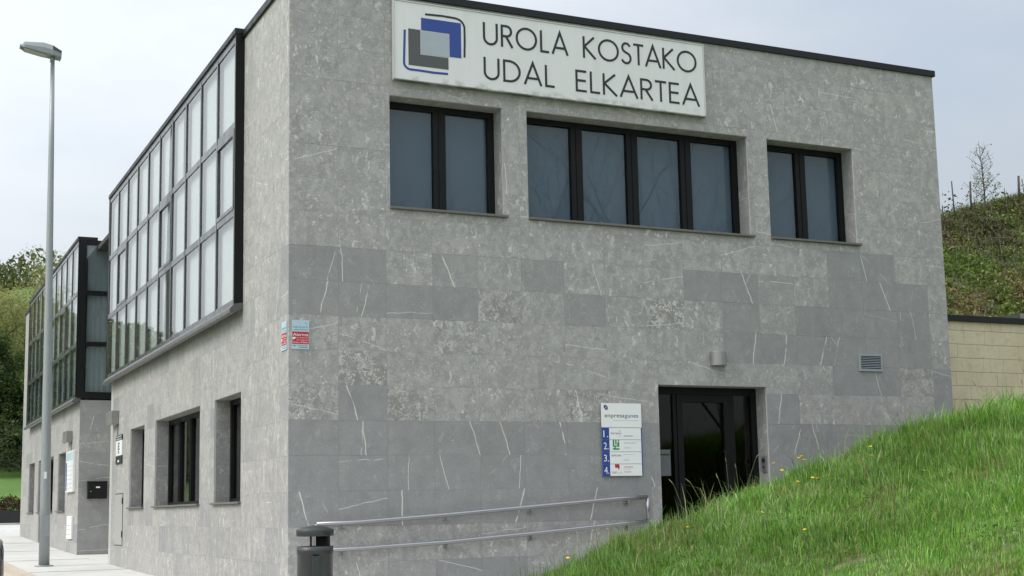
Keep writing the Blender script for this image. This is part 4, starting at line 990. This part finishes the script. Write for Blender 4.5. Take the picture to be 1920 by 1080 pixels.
def stems():
    g = random.Random(5); n = 0
    for i in range(26):       # nodding seed stems sticking up along the crest
        X = g.uniform(3.4, 9.0); Y = g.uniform(-2.75, -2.2); z = float(bank_fn(np.array(X), np.array(Y))); h = g.uniform(.30, .52); a = g.uniform(-.12, .12); b = g.uniform(-.1, .1)
        t = tag(empty('grass_stem', (X, Y, z)), 'thin seeding grass stem standing above the bank', 'grass stem', 'seeding grass stems on the bank crest')
        MB().tube([(0, 0, 0), (a*.3, b*.3, h*.6), (a, b, h)], [.0028, .0022, .0015], 4).build('stalk', MT['stalk'], t)
        MB().tube([(a, b, h), (a*1.2, b*1.2, h+.03), (a*1.7+.015, b*1.5, h+.065)], [.0025, .0048, .0015], 5).build('seed_head', MT['seed'], t)
    fl = [(5.227, -2.365, 0.33), (5.188, -2.366, 0.32), (5.267, -2.357, 0.28), (4.852, -2.355, 0.35), (4.948, -2.366, 0.25), (4.871, -2.755, 0.16), (5.061, -2.762, 0.16), (5.058, -2.848, 0.16), (6.039, -2.565, 0.16), (5.828, -2.827, 0.16), (3.855, -4.166, 0.16), (3.374, -2.869, 0.16), (2.249, -2.36, 0.16), (3.963, -3.348, 0.16)]
    for (x, y, h) in fl:
        g2 = g.uniform(.85, 1.1); z = float(bank_fn(np.array(x), np.array(y)))
        t = tag(empty('dandelion', (x, y, z)), 'yellow dandelion flowering in the bank grass', 'flower', 'yellow flowers in the bank grass')
        MB().tube([(0, 0, 0), (.01, 0, h*.6), (0, 0, h)], .0025, 5).build('stalk', MT['stalk'], t)
        m = MB(); m.lathe([(.0, -.006), (.010*g2, -.002), (.022*g2, .006), (.018*g2, .010), (0, .012)], seg=9); m.build('flower_head', MT['yellow'], t, loc=(0, 0, h)).rotation_euler = (g.uniform(-.5, .5), g.uniform(-.5, .5), 0)
stems()

# ------------------------------------------------------------------ leaves and trees
def leaf_mesh(name, C, size, tones, parent=None, seed=0, flat=.0):
    """one small bent quad for each centre C (n,3)"""
    g = np.random.default_rng(seed); n = len(C); s = size*g.uniform(.6, 1.3, n)
    a = g.normal(size=(n, 3)); a[:, 2] *= (1-flat); a /= np.linalg.norm(a, axis=1)[:, None]
    b = np.cross(a, g.normal(size=(n, 3))); b /= np.linalg.norm(b, axis=1)[:, None]
    V = np.empty((n, 4, 3)); V[:, 0] = C-a*s[:, None]; V[:, 1] = C+b*s[:, None]*.45; V[:, 2] = C+a*s[:, None]; V[:, 3] = C-b*s[:, None]*.45
    F = np.arange(n*4).reshape(n, 4)
    T = np.array(tones)[g.integers(0, len(tones), n)]*g.uniform(.7, 1.3, n)[:, None]
    return np_mesh(name, V.reshape(-1, 3), F, MT['leaf'], np.repeat(T, 4, 0), parent)
def branching(mb, p, d, length, rad, depth, g, tips, spread=.55, up=.12):
    pts = [p]; q = Vector(p); dd = Vector(d).normalized(); n = 4
    for i in range(n):
        dd = (dd+Vector((g.uniform(-.12, .12), g.uniform(-.12, .12), up*.4))).normalized(); q = q+dd*length/n; pts.append(tuple(q))
    rr = [max(.004, rad*(1-.45*i/n)) for i in range(n+1)]
    mb.tube(pts, rr, 6 if depth > 1 else 4, cap=False)
    tips.append((Vector(pts[-1]), depth))
    if depth <= 0: return
    k = 3 if depth > 1 else 4
    for i in range(k):
        at = Vector(pts[g.choice([2, 3, 4, 4])]); ax = Vector((g.uniform(-1, 1), g.uniform(-1, 1), g.uniform(-.1, .9))).normalized()
        nd = (dd*(1-spread)+ax*spread).normalized(); branching(mb, tuple(at), nd, length*g.uniform(.55, .78), rad*.5, depth-1, g, tips, spread, up)
def tree(loc, H, rad, nleaf, tones, label, seed, name='tree', leaf=.12, trunk=.22, sparse=.75, group=None, zlow=.25, cat='tree'):
    g = random.Random(seed); t = tag(empty(name, loc), label, cat, group); mb = MB(); tips = []
    mb.tube([(0, 0, -.3), (0, 0, H*.18), (g.uniform(-.2, .2), g.uniform(-.2, .2), H*.45)], [trunk, trunk*.8, trunk*.55], 9, cap=False)
    for i in range(6):
        a = i*1.05+g.uniform(-.3, .3); branching(mb, (0, 0, H*g.uniform(.22, .45)), (math.cos(a), math.sin(a), g.uniform(.5, 1.3)), H*.34, trunk*.42, 3, g, tips)
    branching(mb, (0, 0, H*.42), (0, 0, 1), H*.32, trunk*.5, 3, g, tips)
    mb.build('trunk', MT['bark'], t)
    if nleaf:
        r = np.random.default_rng(seed); ends = np.array([tuple(p) for p, d in tips if d <= 1])
        # keep within an uneven crown, leaves gathered round the twig ends
        c = ends[r.integers(0, len(ends), nleaf)]+r.normal(0, H*.035, (nleaf, 3))
        extra = r.normal(size=(int(nleaf*sparse), 3)); extra /= np.linalg.norm(extra, axis=1)[:, None]
        lob = .72+.5*vnoise(extra[:, 0]*3+7, extra[:, 2]*3+seed, seed); extra *= (r.uniform(.35, 1, len(extra))**.5*lob)[:, None]
        ex = extra*np.array([rad, rad, H*(1-zlow)/2])+np.array([0, 0, H*(1+zlow)/2])
        keep = vnoise(ex[:, 0]*1.1+seed, ex[:, 2]*1.1+ex[:, 1]*.7, seed+3) > .42
        leaf_mesh('crown', np.r_[c, ex[keep]], leaf, tones, t, seed, .2)
    return t
SPRING = [(.27, .29, .11), (.31, .32, .14), (.23, .25, .09), (.30, .26, .15)]; DARK = [(.06, .10, .03), (.08, .12, .035), (.09, .13, .045), (.05, .075, .025)]; MID = [(.11, .17, .045), (.14, .20, .055), (.09, .14, .04)]
gz = lambda x, y: float(ground_fn(np.array(float(x)), np.array(float(y))))
tree((-.6, 62, gz(-.6, 62)), 9.8, 4.0, 22000, SPRING, 'tall spring tree with sparse pale leaves behind the end of the building', 3, leaf=.075, sparse=.15, zlow=.3)
tree((4.2, 66, gz(4.2, 66)), 10.0, 4.0, 22000, SPRING, 'spring tree with fresh pale leaves rising just beside the far end wall', 8, leaf=.075, sparse=.15, zlow=.3)
tree((1.2, 58, gz(1.2, 58)), 5.4, 3.0, 30000, DARK, 'dark evergreen tree behind the far end of the building', 12, leaf=.09, sparse=1.6, zlow=.10, name='evergreen_tree')
tree((4.6, 57, gz(4.6, 57)), 5.8, 2.8, 28000, MID+DARK, 'mid green bushy tree behind the far end of the building', 15, leaf=.09, sparse=1.6, zlow=.08, name='bushy_tree')
tree((-3.5, 60, gz(-3.5, 60)), 6.5, 3.4, 26000, MID+DARK, 'broad mid green tree standing on the meadow beyond the street', 17, leaf=.09, sparse=1.5, zlow=.1, name='bushy_tree')
def shrub(name, loc, rx, ry, rz, n, tones, label, seed, leaf=.06):
    g = np.random.default_rng(seed); t = tag(empty(name, loc), label, 'shrub'); d = g.normal(size=(n, 3)); d /= np.linalg.norm(d, axis=1)[:, None]; d[:, 2] = np.abs(d[:, 2])
    d *= ((.7+.45*vnoise(d[:, 0]*4+seed, d[:, 1]*4+d[:, 2]*3, seed))*g.uniform(.6, 1, n)**.4)[:, None]
    leaf_mesh('foliage', d*np.array([rx, ry, rz]), leaf, tones, t, seed)
    mb = MB(); r = random.Random(seed)
    for i in range(7): mb.tube([(0, 0, -.1), (r.uniform(-.4, .4)*rx, r.uniform(-.4, .4)*ry, rz*.7)], [.02, .006], 5, cap=False)
    mb.build('stem', MT['bark'], t); return t
shrub('shrub', (2.0, 55, gz(2, 55)), 3.2, 2.4, 2.6, 9000, [(.05, .08, .03), (.07, .10, .04), (.09, .11, .05)], 'grey green rounded shrub on the meadow below the trees', 4, .10)
shrub('shrub', (.75, 40.4, gz(.75, 40.4)+.1), 1.5, 1.0, 1.05, 7000, [(.035, .06, .02), (.045, .07, .022), (.16, .05, .035), (.03, .045, .018)], 'dark shrub with red young leaves behind the black low wall', 6, .05)
lw = tag(empty('low_wall', (-3.0, 39.0, float(zg(39))-.1)), 'low black wall at the end of the pavement below the meadow', 'wall')
MB().box(0, 14, 0, .2, 0, .62).build('face', MT['wallblack'], lw); MB().box(0, 14, -.06, -.002, 0, .16).build('plinth', MT['core'], lw)

# woods on the hills, seen in the glass
def woods():
    g = np.random.default_rng(77); n = 2600; C = []
    a = np.radians(g.uniform(-30, 8, n)); d = g.uniform(110, 300, n); X = np.sin(a)*d-4; Y = np.cos(a)*d-15; Z = ground_fn(X, Y)
    ok = vnoise(X/25, Y/25, 2) > .35; X, Y, Z = X[ok], Y[ok], Z[ok]; m = len(X)
    k = 90; d = g.normal(size=(m, k, 3)); d /= np.linalg.norm(d, axis=2)[:, :, None]; r = g.uniform(1.6, 3.2, m)
    P = np.c_[X, Y, Z+2.2][:, None]+d*r[:, None, None]*np.array([1, 1, 1.3])
    o = leaf_mesh('hill_woods', P.reshape(-1, 3), .55, [(.09, .12, .05), (.12, .14, .06), (.10, .11, .06), (.15, .16, .08)], None, 5); tag(o, 'far green woods on the hill', 'woods', None, 'stuff')
woods()
for i, (x, y, h) in enumerate(((16.5, -27, 14.5), (20.5, -29, 16), (24.5, -27, 14), (30, -28, 15))):
    tree((x, y, gz(x, y)), h, 4, 300, SPRING, 'bare-branched tree mirrored in the front windows', 40+i, leaf=.05, trunk=.13, sparse=0.0, group='bare trees across from the front')

weeds()
# ------------------------------------------------------------------ overgrown hillside on the right
def hill_top(X): return np.interp(X, [10, 22, 24.9, 25.5, 26.6, 27.5, 28.3, 34, 60], [8.6, 9.2, 9.35, 9.5, 9.75, 10.1, 10.35, 11.2, 12])
def hill_fn(X, Y):
    t = np.clip((Y-7.5)/8.5, 0, 1); top = hill_top(X)
    z = 2.6+(top-2.6)*np.clip(t, 0, 1)**.75+.5*(vnoise(X*.8, Y*.8, 51)-.5)*np.clip(1.2-t, 0, 1)
    return np.where(Y > 16, top+.04*(Y-16)+.15*(vnoise(X*.9, Y*.9, 52)-.5), z)
hs_ = grid_mesh('hillside', 12.5, 60, 7.5, 40, 120, 90, hill_fn, MT['soil']); tag(hs_, kind='structure')
def brush():
    g = np.random.default_rng(91); n = 2300
    X = g.uniform(17, 34, n); Y = g.uniform(9.0, 16.3, n); Z = hill_fn(X, Y); pal = vnoise(X*.55, Y*.55, 61); k = 60
    d = g.normal(size=(n, k, 3)); d /= np.linalg.norm(d, axis=2)[:, :, None]; d[:, :, 2] = np.abs(d[:, :, 2])
    r = np.where(g.uniform(0, 1, n) < .10, g.uniform(.6, 1.0, n), g.uniform(.18, .5, n)); P = np.c_[X, Y, Z-.08][:, None]+d*(r[:, None]*g.uniform(.45, 1.1, (n, k)))[:, :, None]
    A = np.array([(.13, .19, .04), (.10, .16, .035), (.18, .22, .06)]); B = np.array([(.20, .165, .075), (.16, .14, .065), (.22, .18, .10)]); Cc = np.array([(.085, .08, .035), (.065, .065, .03), (.12, .095, .05)])
    hi = (Z > hill_top(X)-1.6); sel = np.where(hi & (g.uniform(0, 1, n) < .75), 2, np.where(pal > .58, 1, 0))
    T = np.stack([A, B, Cc])[sel[:, None], g.integers(0, 3, (n, k))]*g.uniform(.65, 1.3, (n, k))[:, :, None]*g.uniform(.5, 1.35, n)[:, None, None]
    C = P.reshape(-1, 3); N = len(C); s = .050*g.uniform(.6, 1.4, N); a = g.normal(size=(N, 3)); a /= np.linalg.norm(a, axis=1)[:, None]
    b = np.cross(a, g.normal(size=(N, 3))); b /= np.linalg.norm(b, axis=1)[:, None]
    V = np.empty((N, 4, 3)); V[:, 0] = C-a*s[:, None]; V[:, 1] = C+b*s[:, None]*.5; V[:, 2] = C+a*s[:, None]; V[:, 3] = C-b*s[:, None]*.5
    o = np_mesh('hillside_brush', V.reshape(-1, 3), np.arange(N*4).reshape(N, 4), MT['leaf'], np.repeat(T.reshape(-1, 3), 4, 0)); tag(o, 'tangled green and brown brush on the steep hillside', 'brush', None, 'stuff')
    # tangled bare stems and the grass fringe of the edge
    mb = MB(); r = random.Random(4)
    for i in range(150):
        x = r.uniform(22, 31); y = r.uniform(12.5, 16); z = float(hill_fn(np.array(x), np.array(y))); dx = r.uniform(-.9, .9)
        mb.tube([(x, y, z), (x+dx*.4, y-.25, z+r.uniform(.2, .6)), (x+dx, y-.6, z+r.uniform(-.4, .5))], [.012, .009, .004], 4, cap=False)
    tag(mb.build('bramble_stems', MT['bark']), 'bare bramble stems arching over the hillside', 'bramble', None, 'stuff')
    n = 9000; X = g.uniform(20, 32, n); Y = g.uniform(14.8, 18.5, n); Z = hill_fn(X, Y); h = g.uniform(.12, .34, n); w = .012; th = g.uniform(0, 6.28, n)
    V = np.empty((n, 3, 3)); V[:, 0] = np.c_[X-np.cos(th)*w, Y-np.sin(th)*w, Z]; V[:, 1] = np.c_[X+np.cos(th)*w, Y+np.sin(th)*w, Z]; V[:, 2] = np.c_[X+g.normal(0, .1, n), Y+g.normal(0, .1, n), Z+h]
    T = np.array([(.13, .18, .045), (.16, .17, .06), (.10, .15, .035)])[g.integers(0, 3, n)]*g.uniform(.7, 1.3, n)[:, None]
    tag(np_mesh('hilltop_grass', V.reshape(-1, 3), np.arange(n*3).reshape(n, 3), MT['grass'], np.repeat(T, 3, 0)), 'rough grass along the top of the hillside', 'grass', None, 'stuff')
brush()
for (x, y, h, w, lab) in ((25.32, 16, 1.15, .022, 'thin leaning fence post nearest the stone building on the hilltop'), (26.02, 16, 1.0, .035, 'dark fence post beside the bare sapling on the hilltop'), (28.04, 16, .75, .04, 'dark fence post standing in the thick brush on the hilltop')):
    z = float(hill_fn(np.array(x), np.array(16.0)))-.15; t = tag(empty('fence_post', (x, y, z)), lab, 'post', 'hilltop fence posts')
    MB().tube([(0, 0, 0), (-.03, 0, h*.6), (-.05 if w < .03 else 0, 0, h+.15)], [w, w*.95, w*.85], 7).build('post', MT['rust'], t)
def sapling():
    x, y = 26.75, 16.2; t = tag(empty('sapling', (x, y, float(hill_fn(np.array(x), np.array(y)))-.1)), 'small bare sapling with a few new leaves on the hilltop', 'tree'); g = random.Random(9); mb = MB(); tips = []
    mb.tube([(0, 0, 0), (.02, 0, .8), (-.02, 0, 1.5), (-.08, 0, 2.35)], [.035, .025, .016, .004], 6, cap=False)
    for i in range(30):
        z = .25+1.75*i/30; a = i*2.4; L = (1.0-.30*z)*g.uniform(.6, 1.1); e = (math.cos(a)*L*.75, math.sin(a)*L*.75, z+L*.62)
        m1 = (e[0]*.5, e[1]*.5, z+L*.26); mb.tube([(0, 0, z), m1, e], [.011, .007, .003], 4, cap=False); tips.append(e); tips.append(m1)
        for k in range(4):
            f = g.uniform(.3, .95); b = tuple(f*c for c in (e[0], e[1])); p0 = (b[0], b[1], z+L*.62*f); p1 = (p0[0]+g.uniform(-.16, .16), p0[1]+g.uniform(-.16, .16), p0[2]+g.uniform(.05, .22)); mb.tube([p0, p1], [.004, .002], 3, cap=False); tips.append(p1)
    mb.build('trunk', MT['bark'], t); r = np.random.default_rng(2); T = np.array(tips); low = T[T[:, 2] < 1.15]
    leaf_mesh('crown', np.r_[low[r.integers(0, len(low), 260)]+r.normal(0, .05, (260, 3)), T[r.integers(0, len(T), 160)]+r.normal(0, .03, (160, 3))], .035, [(.13, .20, .05), (.10, .16, .04), (.17, .19, .08)], t, 3)
sapling()

# ------------------------------------------------------------------ parked black car, only its near flank reaches the frame
def car():
    t = tag(empty('parked_car', (-3.765, 2.5, float(zg(1.2))-.11)), 'black parked car at the kerb by the pavement', 'car'); w = .86
    def hull(prof, half, inset):
        m = MB(); k = len(prof)
        for x, s in ((-half, 0), (-half+inset, 1), (half-inset, 1), (half, 0)):
            pass
        n0 = 0; rows = [(-half, .94), (-half+inset, 1.0), (half-inset, 1.0), (half, .94)]
        cyy = sum(p[0] for p in prof)/k; czz = sum(p[1] for p in prof)/k
        for x, s in rows:
            for p in prof: m.v.append((x, cyy+(p[0]-cyy)*s, czz+(p[1]-czz)*s))
        for i in range(3):
            for j in range(k):
                j2 = (j+1) % k; m.f.append((i*k+j, i*k+j2, (i+1)*k+j2, (i+1)*k+j)); m.m.append(0); m.sm.append(True)
        m.f += [tuple(range(k))[::-1], tuple(range(3*k, 4*k))]; m.m += [0, 0]; m.sm += [False, False]; return m
    body = [(-2.05, .32), (-2.12, .55), (-2.05, .80), (-1.85, .90), (-.9, .96), (1.6, 1.0), (2.0, .92), (2.1, .6), (2.05, .32)]
    hull(body, w, .07).build('body', MT['carpaint'], t)
    hull([(-1.05, .95), (-.35, 1.38), (.3, 1.45), (1.2, 1.40), (1.85, .99)], w-.10, .10).build('cabin', MT['carpaint'], t)
    for s in (-1, 1):
        x = s*(w-.098); m = MB(); m.prism([(-.85, 1.0), (-.30, 1.33), (.35, 1.39), (.38, 1.0)], 'x', x-.004, x+.004); m.build('side_window', MT['glass_dark'], t)
        m = MB(); m.prism([(.45, 1.0), (.42, 1.39), (1.12, 1.35), (1.55, 1.02)], 'x', x-.004, x+.004); m.build('side_window', MT['glass_dark'], t)
        for y in (-1.32, 1.32):
            wl = MB(); wl.tube([(s*(w-.18), y, .31), (s*(w+.01), y, .31)], .31, 22); o = wl.build('wheel', MT['tyre'], t); MB().tube([(s*(w+.005), y, .31), (s*(w+.02), y, .31)], .19, 16).build('rim', MT['alu'], o)
        MB().box(s*.62-.14, s*.62+.14, -2.115, -2.06, .66, .78).build('tail_light', MT['carlight'], t); MB().box(s*.62-.14, s*.62+.14, 2.03, 2.09, .62, .74).build('headlight', MT['white'], t)
        MB().box(min(s*w, s*(w+.16)), max(s*w, s*(w+.16)), .78, .92, .98, 1.10).build('mirror', MT['carpaint'], t, bevel=.02)
car()
